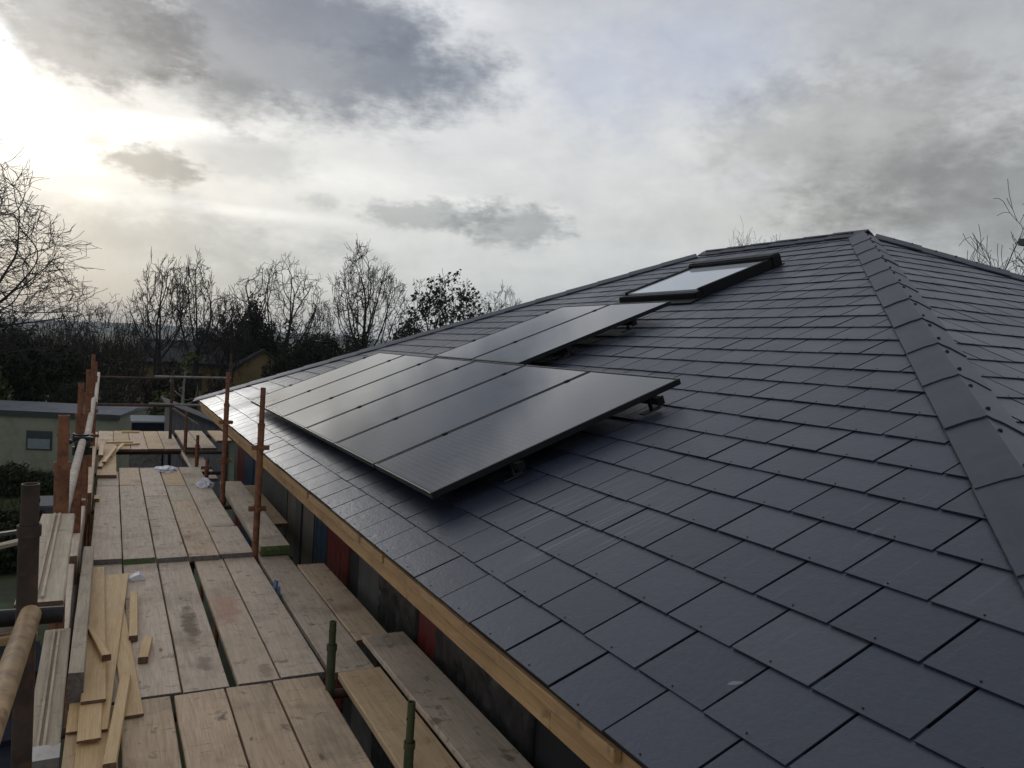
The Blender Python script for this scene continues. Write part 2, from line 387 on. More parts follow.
def capping(name, a, b, n1, n2, length=.45, wing=.145, screws=True, hgt=.050):
    """angled cap tiles from a (low) to b (high); n1,n2 the normals of the two slopes"""
    a, b, n1, n2 = Vector(a)-HP, Vector(b)-HP, Vector(n1), Vector(n2)
    d = (b-a); L = d.length; d.normalize(); nav = (n1+n2).normalized()
    u1 = d.cross(n1).normalized(); u2 = d.cross(n2).normalized()
    if u1.dot(n2) > 0: u1 = -u1
    if u2.dot(n1) > 0: u2 = -u2
    if u1.z > 0 and abs(u1.z) > .05: u1 = -u1
    if u2.z > 0 and abs(u2.z) > .05: u2 = -u2
    mb = MB(); n = max(1, round(L/length)); step = L/n; scr = []
    for k in range(n):
        t0 = k*step-.02; t1 = (k+1)*step+.015
        jit = rnd.uniform(-.003, .003); tint = rnd.random()
        prof = []
        for t, lift in ((t0, .0090+rnd.uniform(0, .004)), (t1, .003)):
            P = a+d*t
            row = [P+u1*wing+n1*(.019+lift), P+u1*.052+n1*(.034+lift)+nav*(hgt-.040)*.5, P+u1*.020+nav*(hgt+lift-.005), P+nav*(hgt+lift),
                   P+u2*.020+nav*(hgt+lift-.005), P+u2*.052+n2*(.034+lift)+nav*(hgt-.040)*.5, P+u2*wing+n2*(.019+lift)]
            row = [r+u1*jit for r in row]
            nn = [n1, n1, nav, nav, nav, n2, n2]
            prof.append((row, [r-q*.013 for r, q in zip(row, nn)]))
        V = prof[0][0]+prof[0][1]+prof[1][0]+prof[1][1]
        F = []
        for i in range(6):
            F += [(i, i+1, 15+i, 14+i), (7+i, 21+i, 22+i, 8+i), (i, 7+i, 8+i, i+1), (14+i, 15+i, 22+i, 21+i)]
        F += [(0, 14, 21, 7), (6, 13, 27, 20)]
        mb.add(V, F, 0, tint)
        for tt, hh in ((t0+.11, .006), (t1-.17, .001)): scr.append((a+d*(tt+rnd.uniform(-.02, .02))+nav*(hgt+hh)+u2*(.026+rnd.uniform(-.006, .006)), (nav+n2).normalized()))
    o = mb.build(name, [M['capping']], house, att=True)
    bm = bmesh.new(); bm.from_mesh(o.data); bmesh.ops.recalc_face_normals(bm, faces=bm.faces); bm.to_mesh(o.data); bm.free()
    autosmooth(o, 35)
    if screws:
        s = None
        for (p, nv) in scr:
            if s is None:
                q = MB(); q.tube((0, 0, -.004), (0, 0, .004), .0115, .0105, 10); q.tube((0, 0, .004), (0, 0, .010), .008, .007, 8)
                s0 = q.build('screw', M['screw'], o); s = s0
            else:
                s = s0.copy(); C.objects.link(s); s.parent = o
            s.location = p; s.rotation_euler = nv.to_track_quat('Z', 'Y').to_euler()
    return o
nM, nE, nB, nFE = (-SN, 0, CS), (0, -SN, CS), (SN, 0, CS), (0, APZ/fl_, fr/fl_)
capping('hip_capping', (0, YN, 0), (APX-.1, APY-.1, APZ-.042), nM, nE, length=.585)
capping('hip_capping', (2*APX, YN, 0), (APX+.1, APY-.1, APZ-.042), nB, nE)
capping('hip_capping', (0.02, YF-.02, 0), (APX-.12, YR+.083, APZ-.05), nM, nFE)
capping('hip_capping', (2*APX, YF, 0), (APX+.12, YR+.083, APZ-.05), nB, nFE, screws=False)
capping('ridge_capping', (APX, YR, APZ), (APX, APY-.06, APZ), nM, nB)

# timbers of the eave, soffit, walls -- parts of the house (coordinates relative to its base)
def hbox(name, mat, x0, x1, y0, y1, z0, z1, label=None, org=None):
    mb = MB(); cx, cy, cz = (x0+x1)/2, (y0+y1)/2, (z0+z1)/2
    mb.box(x0-cx, x1-cx, y0-cy, y1-cy, z0-cz, z1-cz)
    o = mb.build(name, mat, house); o.location = Vector((cx, cy, cz))-HP
    bm = bmesh.new(); bm.from_mesh(o.data); bmesh.ops.bevel(bm, geom=bm.edges[:], offset=.003, segments=1, affect='EDGES'); bm.to_mesh(o.data); bm.free()
    if label: o['label'] = label
    return o
ya = YN+.02
joints = [ya, -1.2, .35, 2.9, 5.3, 7.9, YF-.02]
for i in range(len(joints)-1):
    hbox('fascia_board', M['fascia'], .052, .078, joints[i]+.001, joints[i+1]-.001, -.152, -.012)
bj = [-.06, 2.0, 3.72, 5.9, 8.2, YF-.04]
for i in range(len(bj)-1):
    hbox('eaves_batten', M['fascia'], .022, .050, bj[i]+.02, bj[i+1]-(.045 if i % 2 else .02), -.062, -.020)
hbox('fascia_board', M['fascia'], .08, 2*APX-.08, YN+.052, YN+.078, -.17, -.012)
hbox('fascia_board', M['fascia'], .08, 2*APX-.08, YF-.078, YF-.052, -.17, -.012)
hbox('soffit', M['dark'], .08, .52, YN+.08, YF-.08, -.165, -.150)
WX = .52
hbox('wall', M['greyboard'], WX, 2*APX-WX, YN+WX, YF-WX, -2.72, -.14)
# claddings fixed on the facing wall: (kind, near y, far y)
clad = [('blue', -1.0, .75), ('dark', .75, 1.22), ('membrane', 1.22, 2.36), ('red', 2.36, 2.68), ('membrane', 2.68, 3.42), ('greyboard', 3.42, 4.0), ('dark', 4.0, 4.28),
        ('red', 4.28, 4.95), ('blue', 4.95, 5.42), ('dark', 5.42, 5.5), ('tanboard', 5.5, 5.95), ('greyboard', 6.05, 6.3), ('tanboard', 6.3, 6.7), ('greyboard', 6.75, 8.9), ('blue', 8.95, 9.75), ('red', 9.75, 10.4)]
names = dict(blue='blue_wrap_sheet', dark='reveal', membrane='membrane_sheet', red='red_wrap_sheet', greyboard='wall_board', tanboard='wall_board')
labs = dict(blue='wall strip wrapped in blue sheeting', red='wall strip wrapped in dark red sheeting', membrane='wrinkled black membrane sheet', tanboard='raw brown wall board')
def sheet(kind, y0, y1, z0=-1.9, z1=-.18):
    th = .03 if kind in ('red', 'blue') else .022
    if kind == 'dark':
        o = hbox(names[kind], M['dark'], WX-.012, WX+.01, y0, y1, z0, z1); return
    n = max(6, int((y1-y0)/.025)); mz = 46; mb = MB(); vs = []
    amp = .030 if kind == 'membrane' else (.010 if kind in ('red', 'blue') else 0)
    for j in range(mz+1):
        for i in range(n+1):
            y = y0+.002+(y1-y0-.004)*i/n; z = z0+(z1-z0)*j/mz
            if kind == 'membrane':
                q = noise.noise(Vector((y*9, z*7, 2)))+.6*noise.noise(Vector((y*21, z*17, 5))); q = 1-abs(q)*1.6
            elif amp: q = math.sin(y*46+2*noise.noise(Vector((y*4, z*.6, 1))))*.6
            else: q = 0
            vs.append(Vector((WX-th-amp*max(-1, q), y, z))-HP)
    W = n+1
    F = [(j*W+i, (j+1)*W+i, (j+1)*W+i+1, j*W+i+1) for j in range(mz) for i in range(n)]
    b = len(vs)
    edge = list(range(0, W))+[j*W+n for j in range(1, mz+1)]+[mz*W+i for i in range(n-1, -1, -1)]+[j*W for j in range(mz-1, 0, -1)]
    for e in edge: vs.append(Vector((WX-.002-HP.x, vs[e].y, vs[e].z)))
    F += [(edge[k], edge[(k+1) % len(edge)], b+(k+1) % len(edge), b+k) for k in range(len(edge))]
    mb.add(vs, F)
    o = mb.build(names[kind], M[kind], house, smooth=kind in ('membrane', 'red', 'blue'))
    if kind in labs: o['label'] = labs[kind]
for c in clad: sheet(*c)
# chimney beyond the right hand hip
mb = MB(); X0, Y0 = 9.72, 4.2
mb.box(X0-HP.x, X0+.5-HP.x, Y0-HP.y, Y0+.5-HP.y, 0.8-HP.z, 2.865-HP.z)
ch = mb.build('chimney', M['chimney'], house)
mb = MB(); mb.box(X0-.10-HP.x, X0+.6-HP.x, Y0-.09-HP.y, Y0+.59-HP.y, 2.867-HP.z, 2.955-HP.z); mb.build('chimney_cap', M['capping'], ch)

def RP(s, y, h): return Vector((s*CS-h*SN, y, s*SN+h*CS))       # point on the facing roof slope
roofrot = Matrix(((CS, 0, -SN), (0, 1, 0), (SN, 0, CS))).to_euler()
# roof window
rw = empty('roof_window'); rw.parent = house; S0, S1, W0, W1 = 4.32, 5.50, 4.50, 5.84
rw.location = RP(S0, W0, 0)-HP; rw.rotation_euler = roofrot
rw['label'] = 'black framed roof window with pale reflecting glass'
L_, W_ = S1-S0, W1-W0
mb = MB()
mb.box(-.02, .075, 0, W_, .004, .078); mb.box(.075, L_, 0, .070, .004, .106); mb.box(.075, L_, W_-.070, W_, .004, .106)
f = mb.build('frame', M['blackpaint'], rw); bm = bmesh.new(); bm.from_mesh(f.data); bmesh.ops.bevel(bm, geom=bm.edges[:], offset=.008, segments=2, affect='EDGES'); bm.to_mesh(f.data); bm.free()
mb = MB(); mb.box(L_-.13, L_+.02, -.01, W_+.01, .004, .145); f = mb.build('top_cover', M['blackpaint'], rw)
bm = bmesh.new(); bm.from_mesh(f.data); bmesh.ops.bevel(bm, geom=bm.edges[:], offset=.018, segments=3, affect='EDGES'); bm.to_mesh(f.data); bm.free()
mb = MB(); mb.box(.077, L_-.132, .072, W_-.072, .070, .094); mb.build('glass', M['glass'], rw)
mb = MB()
for y in (.014, W_-.026): mb.box(.02, L_-.14, y, y+.012, .1065, .111)
mb.box(.002, .016, .02, W_-.02, .0785, .082); mb.build('trim', M['rail'], rw)
mb = MB(); mb.box(-.16, -.022, -.06, W_+.06, .018, .024); mb.box(-.022, L_+.02, -.03, -.002, .014, .022); mb.box(-.022, L_+.02, W_+.002, W_+.03, .014, .022); mb.build('flashing', M['blackpaint'], rw)

# ------------------------------------------------------------------ solar panels
PL, PW, PH = 1.712, 1.0, .140
def make_panel():
    root = empty('solar_panel'); g = .012
    mb = MB(); t = -.036
    mb.box(0, .014, 0, PW, t, 0); mb.box(PL-.014, PL, 0, PW, t, 0); mb.box(.014, PL-.014, 0, .014, t, 0); mb.box(.014, PL-.014, PW-.014, PW, t, 0)
    mb.build('frame', M['alu_black'], root)
    mb = MB(); mb.box(-.0016, .0004, .01, PW-.01, -.0042, .0012); mb.build('edge_glint', M['silver'], root)  # added silver strip, stands in for light catching the black frame edge
    mb = MB(); mb.box(PL-.0005, PL+.0016, .01, PW-.01, -.010, .0012); mb.build('edge_glint', M['silver'], root)
    mb = MB(); mb.box(.0145, PL-.0145, .0145, PW-.0145, -.012, -.0025); mb.build('cell_glass', M['pv'], root)
    mb = MB(); mb.box(PL*.5-.05, PL*.5+.05, PW*.5-.06, PW*.5+.06, -.032, -.0125); mb.build('junction_box', M['blackpaint'], root)
    for s in (.51, 1.50):
        mb = MB(); mb.box(s-.02, s+.02, PW+.002, PW+.018, -.034, .004); mb.box(s-.018, s+.018, PW-.003, PW+.021, .0045, .0060); mb.build('clamp', M['alu_black'], root)
    return root
def copy_tree(o, parent=None):
    c = o.copy(); C.objects.link(c)
    if parent is not None: c.parent = parent
    for k in list(o.children): copy_tree(k, c)
    return c
pv0 = make_panel()
low_lab = ['black solar panel at the near end of the lower row, jutting over shadowed slates', 'second solar panel of the lower row counted from the near end',
           'third solar panel of the lower row, just below the nearer upper panel', 'fourth solar panel of the lower row, just below the farther upper panel',
           'fifth solar panel of the lower row, next to last before the far end', 'far end solar panel of the lower row, brightest with sky glare']
PY0 = 2.085; pitch = 1.018
for k in range(6):
    o = pv0 if k == 0 else copy_tree(pv0)
    o.location = RP(.377, PY0+k*pitch, PH); o.rotation_euler = roofrot
    tag(o, low_lab[k], 'solar panel', 'solar panels mounted on the slate roof')
for k in range(2):
    o = copy_tree(pv0); o.location = RP(2.120, PY0+2.21+k*pitch, PH); o.rotation_euler = roofrot
    tag(o, ['nearer solar panel of the two in the upper row below the roof window', 'farther solar panel of the two in the upper row, beside bare slates'][k], 'solar panel', 'solar panels mounted on the slate roof')
def rail(s, y0, y1, label):
    root = empty('mounting_rail', RP(s, y0, 0)); root.rotation_euler = roofrot
    mb = MB(); mb.box(-.02, .02, 0, y1-y0, PH-.080, PH-.038); mb.build('rail_bar', M['rail'], root)
    n = max(2, int((y1-y0)/1.3)+1)
    for k in range(n):
        y = .06+(y1-y0-.16)*k/(n-1)
        mb = MB(); mb.box(-.03, .03, y, y+.035, .026, .034); mb.box(-.03, -.022, y, y+.035, .034, PH-.04); mb.box(-.10, .03, y-.01, y+.045, .018, .026)
        mb.build('roof_hook', M['rail'], root)
    mb = MB(); mb.box(-.024, .024, -.006, .004, PH-.084, PH-.034); mb.build('end_cap', M['blackpaint'], root)
    tag(root, label, 'mounting rail', 'mounting rails under the solar panels')
rail(.377+.51, PY0-.05, PY0+6*pitch+.03, 'lowest black mounting rail, under the lower ends of the lower solar panels')
rail(.377+1.50, PY0-.05, PY0+6*pitch+.03, 'black mounting rail poking out under the upper ends of the lower solar panels')
rail(2.12+.51, PY0+2.20, PY0+4.35, 'black mounting rail under the lower ends of the two upper solar panels')
rail(2.12+1.25, PY0+2.20, PY0+4.35, 'black mounting rail poking out near the roof window under the two upper solar panels')

# ------------------------------------------------------------------ timber
def timber(name, a, b, w, t, mat, label, cat, group=None, ends=None, endmat='endgrain', roll=0.0, bow=.004, far_paint=False, wb=None, stand=False):
    """board whose top centre line runs from a (near) to b (far); w wide, t thick. Local Y runs along it."""
    a = Vector(a); b = Vector(b); d = b-a; L = d.length; mb = MB(); c = min(.004, t*.2)
    wb = w if wb is None else wb
    n = max(2, int(L/.25)); sd = rnd.uniform(0, 99); rows = []
    for k in range(n+1):
        f = k/n; y = f*L
        dz = bow*noise.noise(Vector((sd, y*.7, 0))); dx = bow*.6*noise.noise(Vector((sd+9, y*.8, 4)))
        tw = bow*1.2*noise.noise(Vector((sd+4, y*.5, 1))); ww = w+(wb-w)*f
        h = ww/2
        e1 = .0025*noise.noise(Vector((sd, y*5, 7))); e2 = .0025*noise.noise(Vector((sd, y*5, 17)))
        p = [(-h+c, 0), (h-c, 0), (h+e1, -c), (h+e1, -t+c), (h-c, -t), (-h+c, -t), (-h+e2, -t+c), (-h+e2, -c)]
        rows.append([(x+dx, y+(.004*noise.noise(Vector((sd, x*9, k*5.)))if k in (0, n) else 0), z+dz+tw*x/h) for x, z in p])
    V = [v for r in rows for v in r]
    F = [(k*8+i, (k+1)*8+i, (k+1)*8+(i+1) % 8, k*8+(i+1) % 8) for k in range(n) for i in range(8)]
    mb.add(V, F, 0); mb.add(rows[0], [tuple(range(8))], 1); mb.add(rows[-1], [tuple(range(7, -1, -1))], 1)
    o = mb.build(name, [M[mat], M[endmat if not ends else ends]])
    if not ends == None: pass
    o.location = a
    q = d.to_track_quat('Y', 'Z').to_matrix().to_4x4() @ Matrix.Rotation(roll, 4, 'Y')
    o.rotation_euler = q.to_euler()
    tag(o, label, cat, group)
    return o
GB = 'scaffold boards laid as the deck'
T = .038
def bd(x0, x1, y0, y1, mat, label, z=DZ, ends=None, endmat='endgrey', bow=.004):
    return timber('scaffold_board', ((x0+x1)/2, y0, z), ((x0+x1)/2, y1, z), x1-x0, T, mat, label, 'scaffold board', GB, ends, endmat, bow=bow)
# near boards
bd(-1.345, -1.14, -2.6, 2.36, 'board_fresh', 'yellowish near deck board lying under the pile of offcuts at the left edge')
bd(-1.125, -.905, -2.6, 2.375, 'board_tan', 'tan near deck board just right of the long loose lath')
bd(-.888, -.655, -2.6, 2.37, 'board_tan', 'near deck board with dark knots, second from the offcut pile')
bd(-.645, -.422, -2.6, 2.372, 'board_tan', 'plain near deck board, third from the offcut pile')
bd(-.412, -.172, -2.6, 2.385, 'board_tan', 'near deck board bordering the black gap')
bd(-.068, .168, -2.6, 2.385, 'board_fresh', 'bright yellow near deck board between the two short green stub posts', endmat='endgrain')
bd(.186, .442, -2.6, 2.80, 'board', 'grey near deck board hard against the wrapped house wall', z=DZ+.026)
# middle boards
bd(-1.315, -1.095, 2.385, 5.2, 'board', 'middle deck board mostly hidden under the offcut pile')
bd(-1.085, -.853, 2.40, 5.25, 'board', 'grey middle deck board with two short battens lying on it')
bd(-.843, -.625, 2.395, 5.25, 'board_foot', 'middle deck board with a long dark footprint stain')
bd(-.582, -.372, 2.405, 5.25, 'board_red', 'reddish tinged middle deck board right of the open slot')
bd(-.362, -.130, 2.42, 5.2, 'board', 'clean grey middle deck board left of the sunken gap')
bd(-.095, .148, 2.42, 5.2, 'board', 'middle deck board behind the taller green stub post', z=DZ-.012)
bd(.158, .372, 2.83, 4.55, 'board_tan', 'middle deck board nearest the house wall with brown far end', z=DZ-.006, endmat='endgrain')
# raised far boards, lapped over the middle ones
zr = DZ+T+.004
bd(-1.315, -1.098, 4.875, 8.02, 'board', 'raised deck board at the left edge, beside the timber kerb', z=zr)
bd(-1.088, -.866, 4.845, 8.03, 'board', 'raised deck board with a bright green painted end', z=zr, ends='green')
bd(-.855, -.634, 4.825, 7.34, 'board', 'raised grey deck board in the middle of the run, end lifted over footprint board', z=zr)
bd(-.622, -.402, 4.81, 7.05, 'board_tan', 'smooth brown raised deck board', z=zr)
bd(-.392, -.134, 4.84, 5.795, 'board', 'short raised deck board by the foot of the nearer rusty standard', z=zr)
bd(-1.315, -1.098, 8.03, 9.0, 'board', 'far raised deck board at the left edge in front of the small offcut heap', z=zr)
bd(-1.088, -.866, 8.04, 9.29, 'board_tan', 'pale far raised deck board at the edge of the opening, second from left', z=zr)
bd(-.855, -.634, 7.35, 9.28, 'board', 'grey far raised deck board at the edge of the opening, third from left', z=zr)
bd(-.622, -.402, 7.06, 7.95, 'greywood', 'short slate grey patch board let into the raised deck', z=zr)
bd(-.622, -.402, 7.96, 9.26, 'board_fresh', 'far raised deck board with the flat white bag on its end', z=zr)
bd(-.392, -.150, 5.805, 9.27, 'board', 'far raised deck board beside the white crumpled bag and rusty standard', z=zr)
bd(-1.330, -1.120, 8.50, 11.3, 'board_fresh', 'fresh yellow board bridging the opening at the left edge', z=zr+T+.004, endmat='endgrain')
# cross deck at the far corner
fd = ['leftmost', 'second from left', 'third from left', 'fourth from left', 'rightmost']
for k in range(5):
    x = -1.37+k*.228
    bd(x, x+.22, 11.05+rnd.uniform(-.03, .03), 13.35, ['board_tan', 'board_fresh'][k % 2], 'pale board of the far corner deck beyond the opening, '+fd[k]+' of five', z=zr, endmat='endgrain')
bd(-.17, .05, 11.2, 13.5, 'board_tan', 'far corner board right of the dark gap, passing the short rusty stub posts', z=zr, endmat='endgrain')
bd(.06, .28, 11.15, 13.45, 'board_tan', 'far corner board nearest the house, short yellowish end', z=zr, endmat='endgrain')
bd(.36, .60, 11.9, 13.3, 'board_fresh', 'far isolated board end tucked under the eave corner', z=zr+.02, endmat='endgrain')
bd(-.15, .09, 9.2, 11.9, 'board', 'sunken grey board sloping away past the short stub posts', z=DZ-.10)
# stacked pair by the wall
timber('scaffold_board', (.035, 4.83, DZ+.083), (.075, 7.93, DZ+.083), .235, T, 'board', 'top board of the stacked pair with green painted end beside the house', 'scaffold board', 'stacked boards beside the wall', 'green')
timber('scaffold_board', (.04, 4.86, DZ+.040), (.08, 7.90, DZ+.040), .238, T, 'greywood', 'lower board of the stacked pair under the green ended one', 'scaffold board', 'stacked boards beside the wall', 'green')
timber('scaffold_board', (.26, 6.0, DZ+.0), (.27, 8.1, DZ+.0), .22, T, 'board_fresh', 'brownish board under the eave behind the stacked pair', 'scaffold board', 'stacked boards beside the wall')
# steel transoms that carry the boards
def transom(y, x0, x1, z, label, mat='pole_dark'):
    mb = MB(); mb.tube((x0, 0, 0), (x1, 0, 0), .024, n=14, hollow=.005); o = mb.build('transom', M[mat]); autosmooth(o); o.location = (0, y, z)
    tag(o, label, 'transom', 'transoms under the deck')
for y, x0, x1, z, l in ((.62, -1.50, .15, DZ-.066, 'dark steel transom under the near boards by the dark left post'), (2.28, -1.5, .2, DZ-.068, 'steel transom under the near end of the middle boards'),
                        (4.95, -1.5, .2, DZ-.070, 'steel transom under the lapped end of the raised boards'), (6.98, -1.5, .2, DZ-.028, 'steel transom under the middle of the raised boards'),
                        (9.2, -1.5, .2, DZ-.028, 'steel transom at the near edge of the opening'), (11.12, -1.5, .45, DZ-.028, 'steel transom at the far edge of the opening'), (13.2, -1.5, .6, DZ-.028, 'steel transom under the far corner deck'),
                        (-1.3, -1.5, .3, DZ-.066, 'steel transom under the boards behind the viewer')):
    if y > -1: transom(y, x0, x1, z, l)

# kerb timbers, toe boards
timber('kerb_timber', (-1.318, 2.40, -.590), (-1.322, 4.84, -.592), .068, .158, 'greywood', 'grey squared timber standing on edge along the left of the deck, pale sawn end', 'timber', None, None, 'endgrey')
timber('toe_board', (-1.405, 4.3, -.52), (-1.41, 6.6, -.535), .05, .20, 'board', 'weathered toe board on edge behind the second rusty standard', 'toe board', 'toe boards along the left edge')
timber('toe_board', (-1.375, 6.7, -.535), (-1.395, 11.7, -.535), .062, .21, 'board_tan', 'long pale toe board on edge running to the far corner deck', 'toe board', 'toe boards along the left edge')
timber('toe_board', (-1.395, 2.75, -.60), (-1.42, 4.25, -.56), .05, .15, 'board', 'short toe board outside the grey kerb timber', 'toe board', 'toe boards along the left edge')
# grooved boards lying outside the standards
def grooved(a, b, w, label):
    root = timber('grooved_board', a, b, w, .028, 'greywood', label, 'grooved board', 'grooved boards beyond the kerb')
    L = (Vector(b)-Vector(a)).length
    for k, x in enumerate((-.012, .006)):
        mb = MB(); mb.box(x-.004, x+.004, .03, L-.03, .001, .010); mb.build('rib', M['greywood'], root)
    return root
g1 = grooved((-1.372, .94, -.287), (-1.388, 2.15, -.287), .098, 'lower grooved grey board with a white metal end, set between the two left standards')
mb = MB(); mb.box(-.052, .052, -.004, .09, .011, .013); mb.box(-.052, .052, -.006, -.004, -.03, .013); mb.build('end_plate', M['pole_grey'], g1)
grooved((-1.385, .90, .22), (-1.402, 2.15, .222), .125, 'upper grooved grey board at rail height, overlapping the thick rusty standard')

# offcuts on the deck
GO = 'offcuts piled on the deck'
def off(a, b, w, t, label, mat='ply', wb=None, bow=.001):
    return timber('offcut', a, b, w, t, mat, label, 'offcut', GO, None, 'endgrain', bow=bow, wb=wb)
z0 = DZ+.003
off((-1.245, 1.0, z0+.012), (-1.23, 2.25, z0+.012), .125, .011, 'flat ply strip at the bottom edge under the pile', 'ply')
off((-1.292, 2.10, z0+.013), (-1.275, 4.3, z0+.013), .10, .012, 'lowest strip of the offcut pile at its left side, slightly skewed')
off((-1.072, 2.18, z0+.013), (-1.14, 3.9, z0+.013), .085, .012, 'skewed strip at the right of the offcut pile pointing at the near boards')
off((-1.205, 2.05, z0+.026), (-1.135, 4.5, z0+.026), .05, .012, 'long strip fanning out right at the far end of the pile', wb=.16)
off((-1.250, 1.945, z0+.039), (-1.245, 3.6, z0+.039), .092, .012, 'strip in the pile whose near end reaches closest to the viewer')
off((-1.240, 2.30, z0+.056), (-1.265, 4.62, z0+.054), .105, .016, 'uppermost wide strip of the offcut pile')
off((-1.19, 2.765, z0+.092), (-1.285, 3.28, z0+.080), .046, .034, 'thick wedge shaped batten with dark end resting on the pile', wb=.02)
off((-1.172, 1.66, z0+.066), (-1.102, 2.61, z0+.036), .050, .026, 'long square lath lying across the front of the pile', 'ply')
off((-1.054, 3.16, z0+.038), (-1.034, 4.00, z0+.038), .048, .038, 'longer of two short battens right of the pile')
off((-1.014, 2.82, z0+.038), (-.980, 3.12, z0+.038), .050, .038, 'shorter of two short battens right of the pile')
zf = zr+.003
off((-1.305, 7.12, zf+.03), (-1.305, 7.32, zf+.03), .05, .03, 'tiny brown block on the raised deck beside the toe board')
zq = zr+T+.008
off((-1.30, 8.95, zq+.03), (-1.25, 9.9, zq+.03), .05, .028, 'small batten in the far heap lying along the fresh board')
off((-1.26, 9.2, zq+.05), (-1.12, 10.6, zq+.06), .04, .025, 'thin lath in the far heap slanting right')
off((-1.20, 9.9, zq+.02), (-1.02, 11.2, zq+.02), .05, .02, 'pale lath at the right of the far heap reaching the corner deck')
off((-1.30, 9.6, zq+.075), (-1.30, 10.7, zq+.075), .06, .03, 'upper block of the far heap against the toe board')
off((-1.25, 11.7, zr+.03), (-.88, 11.75, zr+.03), .07, .025, 'brown batten lying across the far corner deck')
off((-1.22, 11.35, zr+.025), (-.80, 11.55, zr+.025), .06, .022, 'pale batten lying askew on the near edge of the far corner deck')
off((-1.02, 13.1, zr+.03), (-.75, 13.1, zr+.03), .07, .025, 'brown block at the back edge of the far corner deck')

# white bits
mb = MB(); P = [(-.05, 0), (.05, 0), (.046, .022), (.01, .047), (-.03, .030), (-.05, .018)]
V = [(x, -.03, z) for x, z in P]+[(x*.95, .05, z) for x, z in P]
mb.add(V, [tuple(range(6)), tuple(range(11, 5, -1))]+[(i, 6+i, 6+(i+1) % 6, (i+1) % 6) for i in range(6)])
o = mb.build('foam_wedge', M['white']); o.location = (-1.0, 4.42, DZ+.001); tag(o, 'white foam wedge on the deck by the green board end', 'foam wedge')
def bag(loc, sx, sy, sz, label, seed):
    bm = bmesh.new(); bmesh.ops.create_icosphere(bm, subdivisions=4, radius=1)
    for v in bm.verts:
        k = 1+.38*noise.noise(v.co*1.6+Vector((seed, 0, 0)))+.22*noise.noise(v.co*4+Vector((0, seed, 0)))+.1*noise.noise(v.co*9)
        v.co = Vector((v.co.x*sx*k, v.co.y*sy*k, max(-.25, v.co.z)*sz*k))
    me = bpy.data.meshes.new('plastic_bag'); bm.to_mesh(me); bm.free(); me.materials.append(M['bag'])
    o = bpy.data.objects.new('plastic_bag', me); C.objects.link(o); o.location = loc; tag(o, label, 'plastic bag')
bag((-.56, 9.05, zr+.012), .13, .17, .032, 'flat white plastic bag at the edge of the deck opening', 3)
bag((-.215, 7.86, zr+.018), .085, .12, .065, 'crumpled white plastic bag beside the rusty standard', 8)
for k, (x, y, r, l) in enumerate(((-.116, 3.98, .25, 'farther blue plastic clip standing in the sunken gap'), (-.112, 3.84, -.2, 'nearer blue plastic clip standing in the sunken gap'))):
    mb = MB(); mb.box(-.008, .008, -.02, .02, -.03, .055); mb.box(-.02, .008, -.02, .02, -.03, -.024)
    o = mb.build('plastic_clip', M['bluebit']); o.location = (x, y, DZ-.005); o.rotation_euler = (0, r*.5, r); tag(o, l, 'plastic clip', 'blue plastic clips')

# ------------------------------------------------------------------ scaffold steel
def standard(x, y, zb, zt, label, mat, r=.026, spig=.20, rs=.020, press=(), lean=(0, 0), group='scaffold standards', cols=()):
    root = empty('scaffold_standard', (x, y, zb)); tag(root, label, 'scaffold pole', group)
    h = zt-zb
    q = lambda z: Vector((lean[0]*z, lean[1]*z, z))
    mb = MB(); mb.tube(q(0), q(h-spig), r, n=16, hollow=.004); autosmooth(mb.build('tube', M[mat], root))
    if spig:
        mb = MB(); mb.tube(q(h-spig-.03), q(h-spig), r+.004, n=16); mb.tube(q(h-spig), q(h-.01), rs, n=16, hollow=.004); mb.tube(q(h-spig*.45)-Vector((rs+.001, 0, 0)), q(h-spig*.45)+Vector((rs+.001, 0, 0)), .006, n=8, mi=1)
        autosmooth(mb.build('spigot', [M[mat], M['dark']], root))
    for z in press:
        mb = MB(); c = q(z-zb)
        for ang in (0, 90):
            a = R(ang); u = Vector((math.cos(a), math.sin(a), 0)); w = Vector((-u.y, u.x, 0))
            for sgn in (1, -1):
                p0 = c+u*sgn*r*.9
                mb.obox(p0-w*.020-Vector((0, 0, .018)), u*sgn*.040, w*.006, (0, 0, .036)); mb.obox(p0+w*.014-Vector((0, 0, .018)), u*sgn*.040, w*.006, (0, 0, .036))
                mb.obox(p0+u*sgn*.040-w*.020-Vector((0, 0, .018)), u*sgn*.005, w*.040, (0, 0, .036))
        mb.build('pressing', M[mat], root)
    for z in cols:
        mb = MB(); mb.tube(q(z-zb-.032), q(z-zb+.032), r+.016, n=12); mb.box(r, r+.06, -.03, .03, z-zb-.028, z-zb+.028); mb.tube((r+.03, -.05, z-zb), (r+.03, .05, z-zb), .010, n=8); mb.build('coupler', M['coupler'], root)
    return root
ZB = -2.68
standard(-1.400, .68, ZB, .62, 'dark rusted scaffold standard nearest the viewer at the left', 'pole_dark', .025, .12, .022)
standard(-1.400, 2.30, ZB, .645, 'thick rust red scaffold standard in front of the caravan window', 'pole', .031, .22, .023)
standard(-1.415, 5.02, ZB-.05, .625, 'tall rust red scaffold standard carrying the black coupler', 'pole', .030, .24, .021, cols=(.20, .10), press=(-.3,))
standard(-1.400, 6.45, ZB-.1, .66, 'rust red scaffold standard just behind the one with the black coupler', 'pole', .027, .22, .020, press=(.1,))
standard(-1.400, 10.1, ZB-.2, .60, 'thin rust red scaffold standard at the left end of the crossing rails', 'pole', .026, .2, .020, press=(.1, -.4))
standard(-1.400, 8.3, ZB-.2, .75, 'slim rust red standard half hidden between the left poles', 'pole', .024, .2, .020, press=(.1,))
